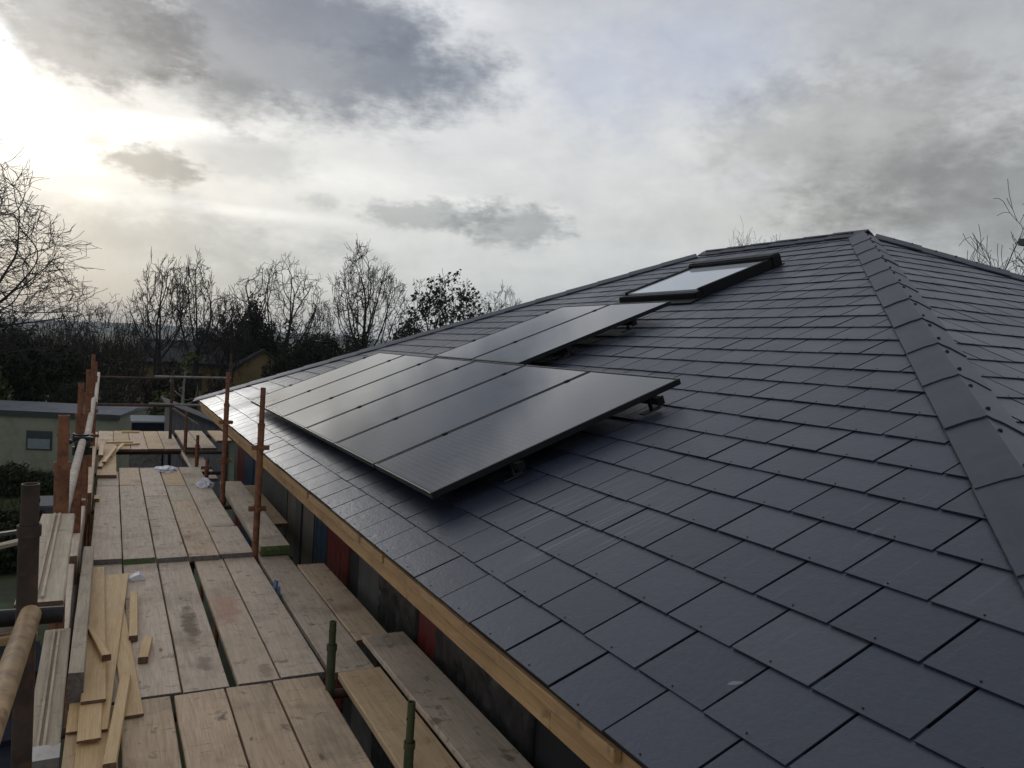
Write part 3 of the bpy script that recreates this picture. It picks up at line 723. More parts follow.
standard(-.126, 4.87, ZB, .64, 'nearer of two tall rusty standards before the fascia, bolt hole at its top', 'pole', .0265, .30, .021, press=(.14, -.36), lean=(.004, 0))
standard(-.126, 7.03, ZB, .66, 'farther of two tall rusty standards before the fascia', 'pole', .0265, .34, .021, press=(.12, -.29), lean=(.003, 0))
standard(-.160, 2.20, ZB, -.388, 'taller green stub post rising from the sunken gap', 'pole_green', .023, .13, .018)
standard(-.040, 1.33, ZB, -.455, 'near dark green stub post with open top beside the yellow board', 'pole_green', .021, .18, .017)
standard(-.115, 8.66, ZB, -.50, 'short rusty stub post nearest the crumpled bag', 'pole', .025, .10, .020, press=(-.62,))
standard(-.135, 9.72, ZB, -.33, 'middle short rusty stub post beside the opening', 'pole', .025, .14, .020)
standard(-.185, 11.0, ZB, -.12, 'far short rusty stub post by the corner deck', 'pole', .025, .3, .018)
standard(-.315, 12.3, ZB-.3, .40, 'dark standard rising behind the far corner deck', 'pole_dark', .026, .2, .02, press=(.0,))
standard(.60, 12.45, ZB-.3, .75, 'thin dark standard behind the eave corner', 'pole_dark', .024, .2, .019)
def tube(name, p, q, r, mat, label, cat='guard rail', group='guard rails', wob=0.0):
    p = Vector(p); q = Vector(q); mb = MB(); mb.tube((0, 0, 0), q-p, r, n=18, hollow=.005, rings=6 if wob else 1, wob=wob); o = autosmooth(mb.build(name, M[mat])); o.location = p
    return tag(o, label, cat, group)
tube('guard_rail', (-1.422, -.9, .26), (-1.385, .60, .282), .0255, 'pole_gold', 'golden brown guard rail tube at the lower left corner')
tube('guard_rail', (-1.403, 2.42, .128), (-1.386, 4.72, .205), .0245, 'pole_white', 'whitish crusted guard rail between the thick rusty standards')
tube('guard_rail', (-1.362, 4.98, .21), (-1.372, 7.8, .27), .0245, 'pole_white', 'whitish guard rail continuing beyond the black coupler')
tube('guard_rail', (-1.355, 7.6, .245), (-1.385, 11.9, .345), .022, 'pole_white', 'thin far whitish guard rail reaching the crossing rails')
def coupler(loc, label):
    root = empty('swivel_coupler', loc); tag(root, label, 'coupler', 'couplers')
    mb = MB(); mb.tube((-.045, 0, -.03), (.045, 0, -.03), .036, n=12); autosmooth(mb.build('rail_clamp', M['coupler'], root))
    mb = MB(); mb.tube((-.01, .12, -.04), (-.01, .12, .04), .045, n=12); mb.box(-.05, .05, .03, .09, -.045, .03); autosmooth(mb.build('pole_clamp', M['coupler'], root))
    for x, z in ((-.075, .0), (.06, .02)):
        mb = MB(); mb.tube((x, -.03, z), (x, .09, z), .009, n=8); mb.tube((x, -.035, z), (x, -.015, z), .017, n=6); mb.build('bolt', M['coupler'], root)
coupler((-1.388, 4.74, .205), 'blackened coupler joining the whitish rails to the tall rusty standard')
tube('guard_rail', (-.585, 12.27, .305), (.60, 12.37, .318), .020, 'pole_grey', 'upper grey rail crossing to the eave corner')
tube('guard_rail', (-1.45, 12.36, .262), (-.40, 12.36, .272), .020, 'pole_dark', 'upper dark rail crossing left of the far standard')
tube('guard_rail', (-1.45, 12.36, -.175), (-.28, 12.36, -.17), .024, 'pole_dark', 'lower brown rail crossing left of the far standard')
tube('guard_rail', (-.66, 12.27, -.135), (.40, 12.27, -.150), .018, 'pole_grey', 'lower grey rail running behind the eave corner')
tube('brace', (-.30, 12.2, -.20), (.12, 12.6, -.50), .018, 'pole_grey', 'grey brace slanting down behind the far corner deck', 'brace', None)
tube('ledger', (-1.49, .735, .235), (-1.315, .735, .232), .0235, 'coupler', 'short dark tube crossing behind the nearest standard', 'ledger tube', 'ledger tubes')
tube('ledger', (-1.40, .66, -.90), (-1.40, 12.3, -.92), .0235, 'pole_dark', 'long dark ledger tube under the left edge of the deck', 'ledger tube', 'ledger tubes')
tube('ledger', (-.19, 1.1, -.90), (-.19, 12.3, -.92), .0235, 'pole_dark', 'long dark ledger tube under the house side of the deck', 'ledger tube', 'ledger tubes')
tube('ledger', (-.205, 8.9, DZ-.02), (-.215, 11.3, DZ-.03), .024, 'pole_white', 'pale tube along the house side of the opening', 'ledger tube', 'ledger tubes')

# ------------------------------------------------------------------ yard below
o = timber('lumber', (-3.0, 8.6, -2.3), (-1.9, 8.9, -2.3), .20, .10, 'ply', 'top plank of the lumber stack on the ground by the scaffold', 'plank', 'planks stacked on the ground')
timber('lumber', (-3.0, 8.55, -2.41), (-1.95, 8.85, -2.41), .20, .10, 'greywood', 'middle plank of the lumber stack on the ground', 'plank', 'planks stacked on the ground')
timber('lumber', (-3.05, 8.5, -2.52), (-1.9, 8.8, -2.52), .22, .17, 'ply', 'bottom plank of the lumber stack on the ground', 'plank', 'planks stacked on the ground')
timber('lumber', (-2.55, 10.4, -1.9), (-2.15, 10.6, -1.85), .14, .05, 'board', 'pale plank end raised behind the nearest standard', 'plank')
timber('lumber', (-2.03, 9.2, -2.6), (-1.98, 9.75, -1.70), .16, .05, 'pole_white', 'whitish plank leaning upright behind the nearest standard', 'plank')
timber('lumber', (-2.9, 10.9, -1.88), (-2.05, 11.3, -1.86), .08, .05, 'pole_grey', 'white strip lying level behind the nearest standard', 'plank')
for k in range(4):
    mb = MB(); mb.box(-.30, .30, -.45, .45, 0, .05)
    o = mb.build('slab', M['darkblue']); o.location = (-2.15+.03*k, 6.0+.62*k, -2.70+.05*k); o.rotation_euler = (0, 0, .05*k)
    tag(o, ['dark blue slab on the ground at the lower left corner', 'second dark blue slab from the lower left corner', 'third dark blue slab from the lower left corner', 'farthest dark blue slab of the row on the ground'][k], 'slab', 'dark slabs on the ground')
mb = MB(); mb.tube((0, 0, 0), (0, 0, .86), .29, n=24); mb.tube((0, 0, .28), (0, 0, .30), .30, n=24); mb.tube((0, 0, .56), (0, 0, .58), .30, n=24)
o = autosmooth(mb.build('oil_drum', M['rustbin'])); o.location = (-3.85, 19.2, -3.15); tag(o, 'rusty brown drum standing in the grass before the caravan', 'drum')
mb = MB(); mb.box(-.4, .4, -.5, .5, 0, .55); mb.box(-.42, .42, -.52, .52, .55, .60)
o = mb.build('crate', M['shed']); o.location = (-2.25, 16.3, -3.05); tag(o, 'dark slatted crate in the grass beyond the rusty standard', 'crate')

# caravan
cv = empty('static_caravan', (-4.6, 26.3, -3.75)); cv.rotation_euler = (0, 0, R(-19)); tag(cv, 'long pale green static caravan with flat grey roof beyond the scaffold', 'caravan')
mb = MB(); mb.box(-6, 3.85, 0, 3, .25, 2.12); mb.box(-6, 3.85, .02, 2.98, .0, .25)
for k in range(1, 4): mb.box(-6.002, 3.852, -.006, .0, .25+k*.47, .262+k*.47)
mb.build('body', M['caravan'], cv)
mb = MB(); mb.box(-6.08, 3.92, -.10, 3.1, 2.13, 2.19)
V = [(-6.1, -.13, 2.19), (3.95, -.13, 2.19), (3.95, 3.13, 2.19), (-6.1, 3.13, 2.19), (-6.1, 1.5, 2.30), (3.95, 1.5, 2.30)]
mb.add(V, [(0, 1, 5, 4), (2, 3, 4, 5), (0, 4, 3), (1, 2, 5), (3, 2, 1, 0)]); mb.build('roof', M['caravan_roof'], cv)
mb = MB(); mb.box(-6.09, 3.93, -.118, -.101, 2.03, 2.188); mb.build('gutter', M['winframe'], cv)
for x in (1.62, -3.0):
    mb = MB(); mb.box(x-.36, x+.36, -.03, -.007, 1.02, 1.60); w = mb.build('window', M['winframe'], cv)
    mb = MB(); mb.box(x-.31, x+.31, -.04, -.0305, 1.06, 1.36); mb.build('pane', M['blind'], w)
    mb = MB(); mb.box(x-.31, x+.31, -.038, -.0305, 1.38, 1.56); mb.build('pane', M['winframe'], w)
# dark tank with pale lid
tk = empty('storage_box', (-.22, 22.6, -3.4)); tag(tk, 'dark storage box with pale sloping lid at the end of the caravan', 'storage box')
mb = MB(); mb.box(-.42, .42, 0, .9, 0, 1.86); mb.build('body', M['darkblue'], tk)
mb = MB(); mb.add([(-.46, -.06, 1.865), (.46, -.06, 1.865), (.46, .96, 1.92), (-.46, .96, 1.92), (-.46, -.06, 1.905), (.46, -.06, 1.905), (.46, .96, 1.98), (-.46, .96, 1.98)], [(3, 2, 1, 0), (4, 5, 6, 7), (0, 1, 5, 4), (1, 2, 6, 5), (2, 3, 7, 6), (3, 0, 4, 7)]); mb.build('lid', M['lid'], tk)
mb = MB(); mb.box(-.35, .45, -.5, -.3, 0, 1.66); mb.box(-.30, .40, -.505, -.5, 1.45, 1.60)
tag(mb.build('cabinet', M['pole_grey']), 'low grey cabinet in front of the dark storage box', 'cabinet').location = (-.35, 22.3, -3.4)
# shed with mono pitch
sh = empty('shed', (.75, 20, -3.2)); tag(sh, 'grey boarded lean to shed behind the eave corner', 'shed')
mb = MB(); V = [(-.6, 0, 0), (.9, 0, 0), (.9, 2, 0), (-.6, 2, 0), (-.6, 0, 2.35), (.9, 0, 1.75), (.9, 2, 1.75), (-.6, 2, 2.35)]
mb.add(V, [(3, 2, 1, 0), (4, 5, 6, 7), (0, 1, 5, 4), (1, 2, 6, 5), (2, 3, 7, 6), (3, 0, 4, 7)]); mb.build('wall', M['shed'], sh)
mb = MB(); mb.obox((-.72, -.15, 2.405), (1.75, 0, -.70), (0, 2.3, 0), (0, 0, .06)); mb.build('roof', M['cotroof'], sh)
# cottage
ct = empty('cottage', (6.5, 45, -4.2)); tag(ct, 'small ochre rendered cottage with dark gabled roof among the bare trees', 'cottage')
def gabled(x0, x1, y0, y1, ze, zr_, ridge_x, wm, rm):
    mb = MB(); mb.box(x0, x1, y0, y1, 0, ze)
    if ridge_x:      # ridge along Y
        xm = (x0+x1)/2
        mb.add([(x0, y0, ze), (x1, y0, ze), (xm, y0, zr_), (x0, y1, ze), (x1, y1, ze), (xm, y1, zr_)], [(0, 1, 2), (5, 4, 3), (0, 2, 5, 3), (2, 1, 4, 5)])
        mb.build('wall', wm, ct); mb = MB(); o = .28; sl = (zr_-ze)/(xm-x0)
        for s in (-1, 1):
            xe = xm+s*((x1-x0)/2+o); zz = ze-sl*o
            P = [(xm, y0-o, zr_+.02), (xe, y0-o, zz+.02), (xe, y1+o, zz+.02), (xm, y1+o, zr_+.02)]; P += [(a, b, c+.14) for a, b, c in P]
            mb.add(P, [(3, 2, 1, 0), (4, 5, 6, 7), (0, 1, 5, 4), (1, 2, 6, 5), (2, 3, 7, 6), (3, 0, 4, 7)])
        mb.build('roof', rm, ct)
    else:
        ym = (y0+y1)/2
        mb.add([(x0, y0, ze), (x0, y1, ze), (x0, ym, zr_), (x1, y0, ze), (x1, y1, ze), (x1, ym, zr_)], [(2, 1, 0), (3, 4, 5), (0, 3, 5, 2), (2, 5, 4, 1)])
        mb.build('wall', wm, ct); mb = MB(); o = .25; sl = (zr_-ze)/(ym-y0)
        for s in (-1, 1):
            ye = ym+s*((y1-y0)/2+o); zz = ze-sl*o
            P = [(x0-o, ym, zr_+.02), (x0-o, ye, zz+.02), (x1+o, ye, zz+.02), (x1+o, ym, zr_+.02)]; P += [(a, b, c+.14) for a, b, c in P]
            mb.add(P, [(3, 2, 1, 0), (4, 5, 6, 7), (0, 1, 5, 4), (1, 2, 6, 5), (2, 3, 7, 6), (3, 0, 4, 7)])
        mb.build('roof', rm, ct)
gabled(-1.95, 1.95, 0, 6, 3.05, 4.45, True, M['ochre'], M['cotroof'])
gabled(-6.2, -2.0, 1.2, 6.2, 3.55, 4.65, False, M['ochre'], M['cotroof'])
mb = MB(); mb.box(-.5, .3, -.03, .0, 1.6, 2.7); w = mb.build('window', M['winframe'], ct)
mb = MB(); mb.box(-3.9, -3.1, 1.17, 1.2, 2.0, 3.0); mb.build('window', M['winframe'], ct)
mb = MB(); mb.box(-.35, .35, 3, 3.7, 4.0, 5.1); mb.build('chimney', M['chimney'], ct)
# field gate and slat fence behind the caravan
gt = empty('field_gate', (-3.77, 32, -3.9)); tag(gt, 'pale barred field gate in front of the dark hedge', 'gate')
mb = MB()
for k in range(6): mb.tube((-.65, 0, 1.05+k*.21), (.42, 0, 1.05+k*.21), .018, n=6)
mb.tube((-.1, 0, 1.05), (-.1, 0, 2.1), .018, n=6); mb.build('bars', M['metal_gate'], gt)
for x in (-.7, .48): mb = MB(); mb.box(x-.05, x+.05, -.05, .05, 0, 2.35); mb.build('gate_post', M['greywood'], gt)
fn = empty('slat_fence', (-6.2, 32, -3.9)); tag(fn, 'dark upright slat fence left of the field gate', 'fence')
mb = MB()
for k in range(30): mb.box(-1.9+k*.12, -1.9+k*.12+.07, 0, .02, .3, 2.15+rnd.uniform(-.04, .04))
mb.build('slats', M['shed'], fn); mb = MB(); mb.box(-1.9, 1.7, .021, .06, .8, .9); mb.box(-1.9, 1.7, .021, .06, 1.7, 1.8); mb.build('fence_rail', M['shed'], fn)

# ------------------------------------------------------------------ trees and undergrowth
from mathutils.kdtree import KDTree
def skeleton(seed, clear=.38, n=700, stems=1, step=.02, kill=.034, reach=.28, shape=1.0, twigs=3, tl=.055, wob=.11, cw=.5):
    """unit tree (height 1, crown half width cw) grown by space colonisation; returns (p, q, ra, rb, thickness class)"""
    r = random.Random(seed); att = []
    zc, hz = (1+clear)/2+.01, (1-clear)/2
    while len(att) < n:
        p = Vector((r.uniform(-1, 1), r.uniform(-1, 1), r.uniform(-1, 1)))
        if p.length > .80+.32*noise.noise(p*1.7+Vector((seed, 0, 0))): continue
        if r.random() > .25+p.length: continue
        att.append(Vector((p.x*cw, p.y*cw, zc+p.z*hz*1.12-shape*.06*(p.x*p.x+p.y*p.y))))
    pos, par = [], []
    for k in range(stems):
        a = k*6.283/stems+r.random()*2; last = -1; d = Vector((math.cos(a)*(.22 if stems > 1 else .04), math.sin(a)*(.22 if stems > 1 else .04), 1)).normalized()
        p = Vector((0, 0, 0))
        while p.z < clear*.92:
            if last < 0 and k: last = 0; p = p+d*step; continue
            pos.append(p.copy()); par.append(last); last = len(pos)-1
            d = (d+Vector((r.gauss(0, .05), r.gauss(0, .05), .02))).normalized(); p = p+d*step
    nk = {}
    for it in range(70):
        kd = KDTree(len(pos))
        for i, p in enumerate(pos): kd.insert(p, i)
        kd.balance(); acc = {}; keep = []
        for t in att:
            co, i, dist = kd.find(t)
            if dist < kill: continue
            keep.append(t)
            if dist < max(reach, .5 if n < 200 else 0): acc.setdefault(i, Vector()); acc[i] += (t-co).normalized()
        att = keep
        if not acc or not att: break
        grew = 0
        for i, v in acc.items():
            if nk.get(i, 0) >= 3 or v.length < .15: continue
            nk[i] = nk.get(i, 0)+1; grew += 1
            pd = (pos[i]-pos[par[i]]).normalized() if par[i] >= 0 else Vector((0, 0, 1)); d = v.normalized()+pd*.55+Vector((r.gauss(0, wob), r.gauss(0, wob), r.gauss(0, wob)+.04)); q = pos[i]+d.normalized()*step
            pos.append(q); par.append(i)
        if len(pos) > 5200 or not grew: break
    ch = [0]*len(pos); w = [0.0]*len(pos); tip = []
    kids = [0]*len(pos)
    for i, p in enumerate(par):
        if p >= 0: kids[p] += 1
    for i in range(len(pos)-1, -1, -1):
        if kids[i] == 0: w[i] = 1.0; tip.append(i)
        if par[i] >= 0: w[par[i]] += w[i]
    W = max(w); segs = []
    rad = lambda i: .024*(w[i]/W)**.52
    for i, p in enumerate(par):
        if p >= 0:
            rr_ = rad(i); f = w[i]/W
            segs.append((pos[p], pos[i], min(rad(p), rr_*1.25), rr_, 0 if f > .25 else (2 if f > .03 else 3)))
    def twig(p, d, L, lev):
        k = 2
        for j in range(k):
            d = (d+Vector((r.gauss(0, .20), r.gauss(0, .20), r.gauss(0, .20)+.05))).normalized(); q = p+d*L/k
            segs.append((p, q, .0005, .0004, 5)); p = q
            if lev and j == 0: twig(p, (d+Vector((r.gauss(0, .6), r.gauss(0, .6), r.gauss(0, .5)))).normalized(), L*.6, lev-1)
        if lev: twig(p, (d+Vector((r.gauss(0, .5), r.gauss(0, .5), r.gauss(0, .5)))).normalized(), L*.55, lev-1)
    thin = [i for i in range(len(pos)) if w[i] < W*.012 and par[i] >= 0 and (kids[i] == 0 or r.random() < .35)]
    for i in thin:
        d0 = (pos[i]-pos[par[i]]).normalized()
        for j in range(twigs if kids[i] == 0 else 1):
            twig(pos[i], (d0+Vector((r.gauss(0, .45), r.gauss(0, .45), r.gauss(0, .40)+.08))).normalized(), tl*r.uniform(.6, 1.2), 1)
    return segs
def tree(label, x, y, ztop, width, seed, zb=None, leaves=0, leafsize=.1, group='bare trees beyond the yard', name='bare_tree', bark='bark', rtrunk=.16, rmin=.009, leafmat='leaf_dark', twig='twig', **kw):
    segs = skeleton(seed, **kw); zb = zg(x, y) if zb is None else zb
    zs = sorted(s[1].z for s in segs); top = zs[int(len(zs)*.997)-1]; ws = sorted(s[1].x for s in segs); wid = (ws[int(len(ws)*.99)-1]-ws[int(len(ws)*.01)]) or 1
    H = ztop-zb; kz = H/top; kx = width/wid; r0 = segs[0][2]
    root = empty(name, (x, y, zb)); tag(root, label, 'tree', group)
    S = lambda p: Vector((p.x*kx, p.y*kx, p.z*kz))
    A, B = MB(), MB()
    for (p, q, ra, rb, lev) in segs:
        ra_ = max(rmin, ra/r0*rtrunk); rb_ = max(rmin, rb/r0*rtrunk)
        t = A if lev <= 2 else B; n = 6 if lev <= 1 else (4 if lev <= 2 else 3)
        P, Q = S(p), S(q); d = (Q-P)
        if d.length < 1e-4: continue
        d.normalize(); u = d.orthogonal().normalized(); w = d.cross(u)
        vs = [P+(u*math.cos(6.2832*i/n)+w*math.sin(6.2832*i/n))*ra_ for i in range(n)]+[Q+d*rb_*.5+(u*math.cos(6.2832*i/n)+w*math.sin(6.2832*i/n))*rb_ for i in range(n)]
        t.add(vs, [(i, (i+1) % n, n+(i+1) % n, n+i) for i in range(n)])
    A.build('trunk', M[bark], root, smooth=True); B.build('crown', M[twig], root)
    if leaves:
        rr = random.Random(seed+5); L = MB(); tips = [S(s[1]) for s in segs if s[4] >= 3] or [S(s[1]) for s in segs[-4:]]
        for k in range(leaves):
            c = rr.choice(tips)+Vector((rr.gauss(0, .10), rr.gauss(0, .10), rr.gauss(0, .10)))
            leaf(L, rr, c, leafsize*rr.uniform(.5, 1.3), rr.random())
        L.build('leaves', M[leafmat], root, att=True)
    return root
def leaf(mb, rr, c, s, t):
    a = Vector((rr.gauss(0, 1), rr.gauss(0, 1), rr.gauss(0, 1))).normalized(); b = a.orthogonal().normalized(); w = a.cross(b)
    mb.add([c-b*s*.5, c+w*s*.28+a*s*.08, c+b*s*.5, c-w*s*.28+a*s*.08], [(0, 1, 2, 3)], 0, t)
def bush(label, x, y, ztop, rx, seed, n=6000, ls=.16, mat='leaf_dark', dens=2.6, ry=None, group='bushes beyond the yard', stems=True, name='bush', zb=None, twigs=40):
    zb = zg(x, y) if zb is None else zb; rr = random.Random(seed); H = ztop-zb; ry = ry or rx
    root = empty(name, (x, y, zb)); tag(root, label, 'bush', group); L, W = MB(), MB()
    k = 0; n = int(n*dens) if n > 2000 else n; ls = ls*.62 if n > 2000 else ls
    while k < n:
        p = Vector((rr.uniform(-1, 1), rr.uniform(-1, 1), rr.uniform(-1, 1)))
        f = .74+.34*noise.noise(p*1.9+Vector((seed, 0, 0)))+.22*noise.noise(p*4.6+Vector((0, seed, 0)))
        l = p.length
        if l > f or l < .25: continue
        if noise.noise(p*6+Vector((0, 0, seed))) < -.28: continue
        c = Vector((p.x*rx, p.y*ry, max(.05, H*.5+p.z*H*.66)))
        leaf(L, rr, c, ls*rr.uniform(.5, 1.4), rr.random()); k += 1
    L.build('foliage', M[mat], root, att=True)
    for k in range(twigs):
        a = rr.uniform(0, 6.28); q = Vector((math.cos(a)*rx*rr.uniform(.1, .9), math.sin(a)*ry*rr.uniform(.1, .9), H*rr.uniform(.6, 1.08)))
        W.tube(q*.08, q, .035, .006, 4)
    W.build('stem', M['twig'], root)
    return root
def at(az, dist): return -1.22+dist*math.sin(R(az)), -1.75+dist*math.cos(R(az))
tree('big spreading bare tree cut off by the left edge, highest against the bright cloud', -8.0, 30, 7.8, 11.0, 3, rtrunk=.30, rmin=.008, clear=.22, n=2200, kill=.030, step=.019, cw=.6, twigs=4, tl=.055)
tree('bare tree with twin leaning stems left of the cottage, leftmost of the far row', 1.0, 43, 4.95, 3.3, 8, rtrunk=.15, rmin=.010, clear=.40, n=620, stems=2, cw=.40)
tree('slender bare tree right beside the leftmost one of the far row', 2.85, 43.5, 5.25, 3.1, 21, rtrunk=.16, rmin=.010, clear=.38, n=560, cw=.38)
tree('many stemmed bare tree behind the cottage gable', 7.5, 47, 5.85, 5.3, 14, rtrunk=.20, rmin=.011, stems=3, clear=.34, n=620, cw=.46, twigs=2)
tree('tallest bare tree of the far row, right of the cottage', 12.45, 45.5, 7.05, 4.5, 30, rtrunk=.22, rmin=.011, clear=.34, n=1000, cw=.42, twigs=3)
tree('tree still holding dark clumps of leaves above the far hip', 17.7, 45, 5.5, 6.2, 41, rtrunk=.16, rmin=.014, leaves=3400, leafsize=.26, stems=2, clear=.2, n=800, cw=.5, twigs=2)
tree('low pale bare tree at the right of the leafy one', 21.4, 45, 5.25, 4.2, 52, rtrunk=.12, rmin=.010, stems=2, clear=.3, n=800, cw=.4)
tree('thin bare sapling rising beside the far hip', *at(18.2, 33), 2.35, 1.2, 61, rtrunk=.05, rmin=.009, clear=.5, n=110, cw=.3, twigs=2, kill=.06)
tree('bare tree whose topmost twigs peek over the ridge', *at(43.4, 34), 6.45, 3.6, 72, rtrunk=.12, rmin=.005, clear=.4, n=600, cw=.4, tl=.09)
tree('sparse bare tree at the right edge by the chimney', *at(59.3, 20), 4.9, 3.6, 83, rtrunk=.06, rmin=.006, clear=.3, n=230, stems=2, cw=.5, twigs=2, tl=.10)
tree('small bare tree in the hedge left of the twin stemmed one', *at(-1.0, 40), 2.4, 2.4, 91, rtrunk=.06, rmin=.008, clear=.4, n=260, cw=.4, twigs=3, tl=.08)
tree('small bare tree in the hedge under the gap in the clouds', *at(-2.6, 41), 2.0, 2.0, 92, rtrunk=.06, rmin=.008, clear=.4, n=200, cw=.4, twigs=3, tl=.08)
tree('bare sapling clump in the hedge close to the leftmost far tree', *at(1.3, 42), 1.6, 1.8, 93, rtrunk=.05, rmin=.008, clear=.4, n=200, cw=.4, stems=2, twigs=3, tl=.08)
tree('bare tree with crooked limbs left of the gable', *at(7.0, 46), 3.3, 2.6, 101, rtrunk=.13, rmin=.010, clear=.38, n=500, cw=.4, wob=.4)
tree('pale lichened sapling with yellow green leaves before the cottage', *at(4.5, 30), .2, .9, 55, rtrunk=.06, rmin=.016, bark='bark_pale', twig='bark_pale', leaves=110, leafsize=.16, leafmat='leaf_green', clear=.4, n=60, cw=.25, twigs=1, kill=.07)
tree('bare tree between the many stemmed tree and the tallest one', *at(13.1, 48), 3.3, 2.2, 131, rtrunk=.11, rmin=.010, clear=.36, n=600, cw=.36)
bush('dark evergreen dome rising behind the cottage roof', *at(8.6, 50), 2.75, 2.5, 1, 9000, .26)
bush('dark leafless thicket before the cottage wing', *at(3.6, 41), -.55, 1.5, 31, 5000, .18, mat='leaf_hedge')
bush('low dark thicket before the cottage gable', *at(7.0, 40), -1.0, 1.3, 32, 3600, .18, mat='leaf_hedge')
bush('dark thicket against the right side of the cottage gable', *at(10.6, 43), .3, 1.1, 33, 4000, .2)
bush('dark ivy thicket right of the cottage', *at(12.6, 45), 1.75, 2.3, 2, 7000, .24)
bush('dark ivy thicket below the tallest bare tree', *at(15.6, 45), 1.35, 1.8, 7, 5000, .24)
bush('dark low thicket under the leafy tree', *at(20.2, 44), 2.2, 2.6, 9, 7000, .24)
bush('dark thicket under the big left tree', *at(-6.2, 36), .9, 3.0, 4, 8000, .22)
bush('dark bush in the hedge between the left tree and the twin stems', *at(-3.3, 37), .25, 1.7, 5, 5000, .2)
bush('dark bush behind the leftmost trees of the far row', *at(5.8, 52), 1.2, 2.0, 6, 5000, .26)
bush('olive bush behind the crossing rails', *at(3.1, 26), -.75, .7, 12, 900, .14, mat='leaf_green', twigs=14)
bush('dark bush behind the caravan roof', *at(-1.6, 32), -1.0, 2.0, 13, 5000, .16)
bush('mossy bush at the left edge behind the slat fence', *at(-6.4, 33.5), -.35, .8, 15, 900, .16, mat='leaf_green', twigs=10)
for k, (x, y, h, r_) in enumerate(((-3.5, 21.5, .75, 1.0), (-2.2, 20.6, .6, .8), (-4.9, 22.6, .9, 1.1), (-2.75, 13.2, .55, .75), (-2.75, 15.4, .6, .8))):
    bush(['dark bramble clump at the foot of the caravan wall below its window', 'dark bramble clump in the grass right of the caravan window', 'dark bramble clump at the foot of the caravan wall by the left edge', 'nearest dark bramble clump in the yard behind the nearest standard', 'dark bramble clump in the yard just beyond the nearest one'][k], x, y, zg(x, y)+h, r_, 200+k, 2600, .12, mat='leaf_bramble', twigs=16, group='brambles along the caravan')
def undergrowth():
    rr = random.Random(77); L = MB()
    def top(x, y):
        return -.15+.55*noise.noise(Vector((x*.25, y*.1, 0)))+.35*noise.noise(Vector((x*.9, y*.3, 5)))+max(0, (y-40))*.012
    for k in range(110000):
        y = rr.choice((rr.uniform(34.5, 42), rr.uniform(48, 64))); az = rr.uniform(-13, 32); x = -1.22+(y+1.75)*math.tan(R(az))
        if 0 < x < 9.2 and y < 53: continue
        zt = top(x, y); zb_ = zg(x, y); u = rr.random()**.75
        c = Vector((x, y, zb_+(zt-zb_)*u))
        if rr.random() < .6: leaf(L, rr, c, rr.uniform(.06, .20), rr.random())
        else:
            h = rr.uniform(.3, 1.2); d = Vector((rr.gauss(0, .22), rr.gauss(0, .2), 1)).normalized(); s = d.cross(Vector((0, 1, 0))).normalized()*.009
            L.add([c-s, c+s, c+d*h+s*.3, c+d*h-s*.3], [(0, 1, 2, 3)], 0, rr.random()*.6)
    tag(L.build('undergrowth', M['leaf_hedge'], att=True), 'dense dark winter hedge and scrub behind the caravan', 'undergrowth', kind='stuff')
    G = MB()
    for k in range(26000):
        y = rr.uniform(13, 31); az = rr.uniform(-12, 7); x = -1.22+(y+1.75)*math.tan(R(az))
        if noise.noise(Vector((x*.5, y*.5, 0))) < -.15: continue
        b = Vector((x, y, zg(x, y)-.05)); h = rr.uniform(.10, .42); d = Vector((rr.gauss(0, .3), rr.gauss(0, .3), 1)).normalized(); s = Vector((rr.gauss(0, 1), rr.gauss(0, 1), 0)).normalized()*.012
        G.add([b-s, b+s, b+d*h], [(0, 1, 2)], 0, rr.random())
    tag(G.build('grass', M['leaf_green'], att=True), 'rough tufted grass around the caravan', 'grass', kind='stuff')
undergrowth()

# ------------------------------------------------------------------ haze
def haze():
    mb = MB(); mb.box(-3400, 3400, -1400, 3500, -12, 60)
    m = bpy.data.materials.new('haze'); m.use_nodes = True; nt = m.node_tree; nt.nodes.remove(nt.nodes['Principled BSDF'])
    v = nd(nt, 'ShaderNodeVolumePrincipled'); v.inputs['Color'].default_value = (.86, .93, 1, 1); v.inputs['Density'].default_value = .00021
    nt.links.new(v.outputs[0], nt.nodes['Material Output'].inputs['Volume'])
    tag(mb.build('haze', m), 'thin grey winter haze', 'haze', kind='stuff')
USE_HAZE = True
if USE_HAZE: haze()

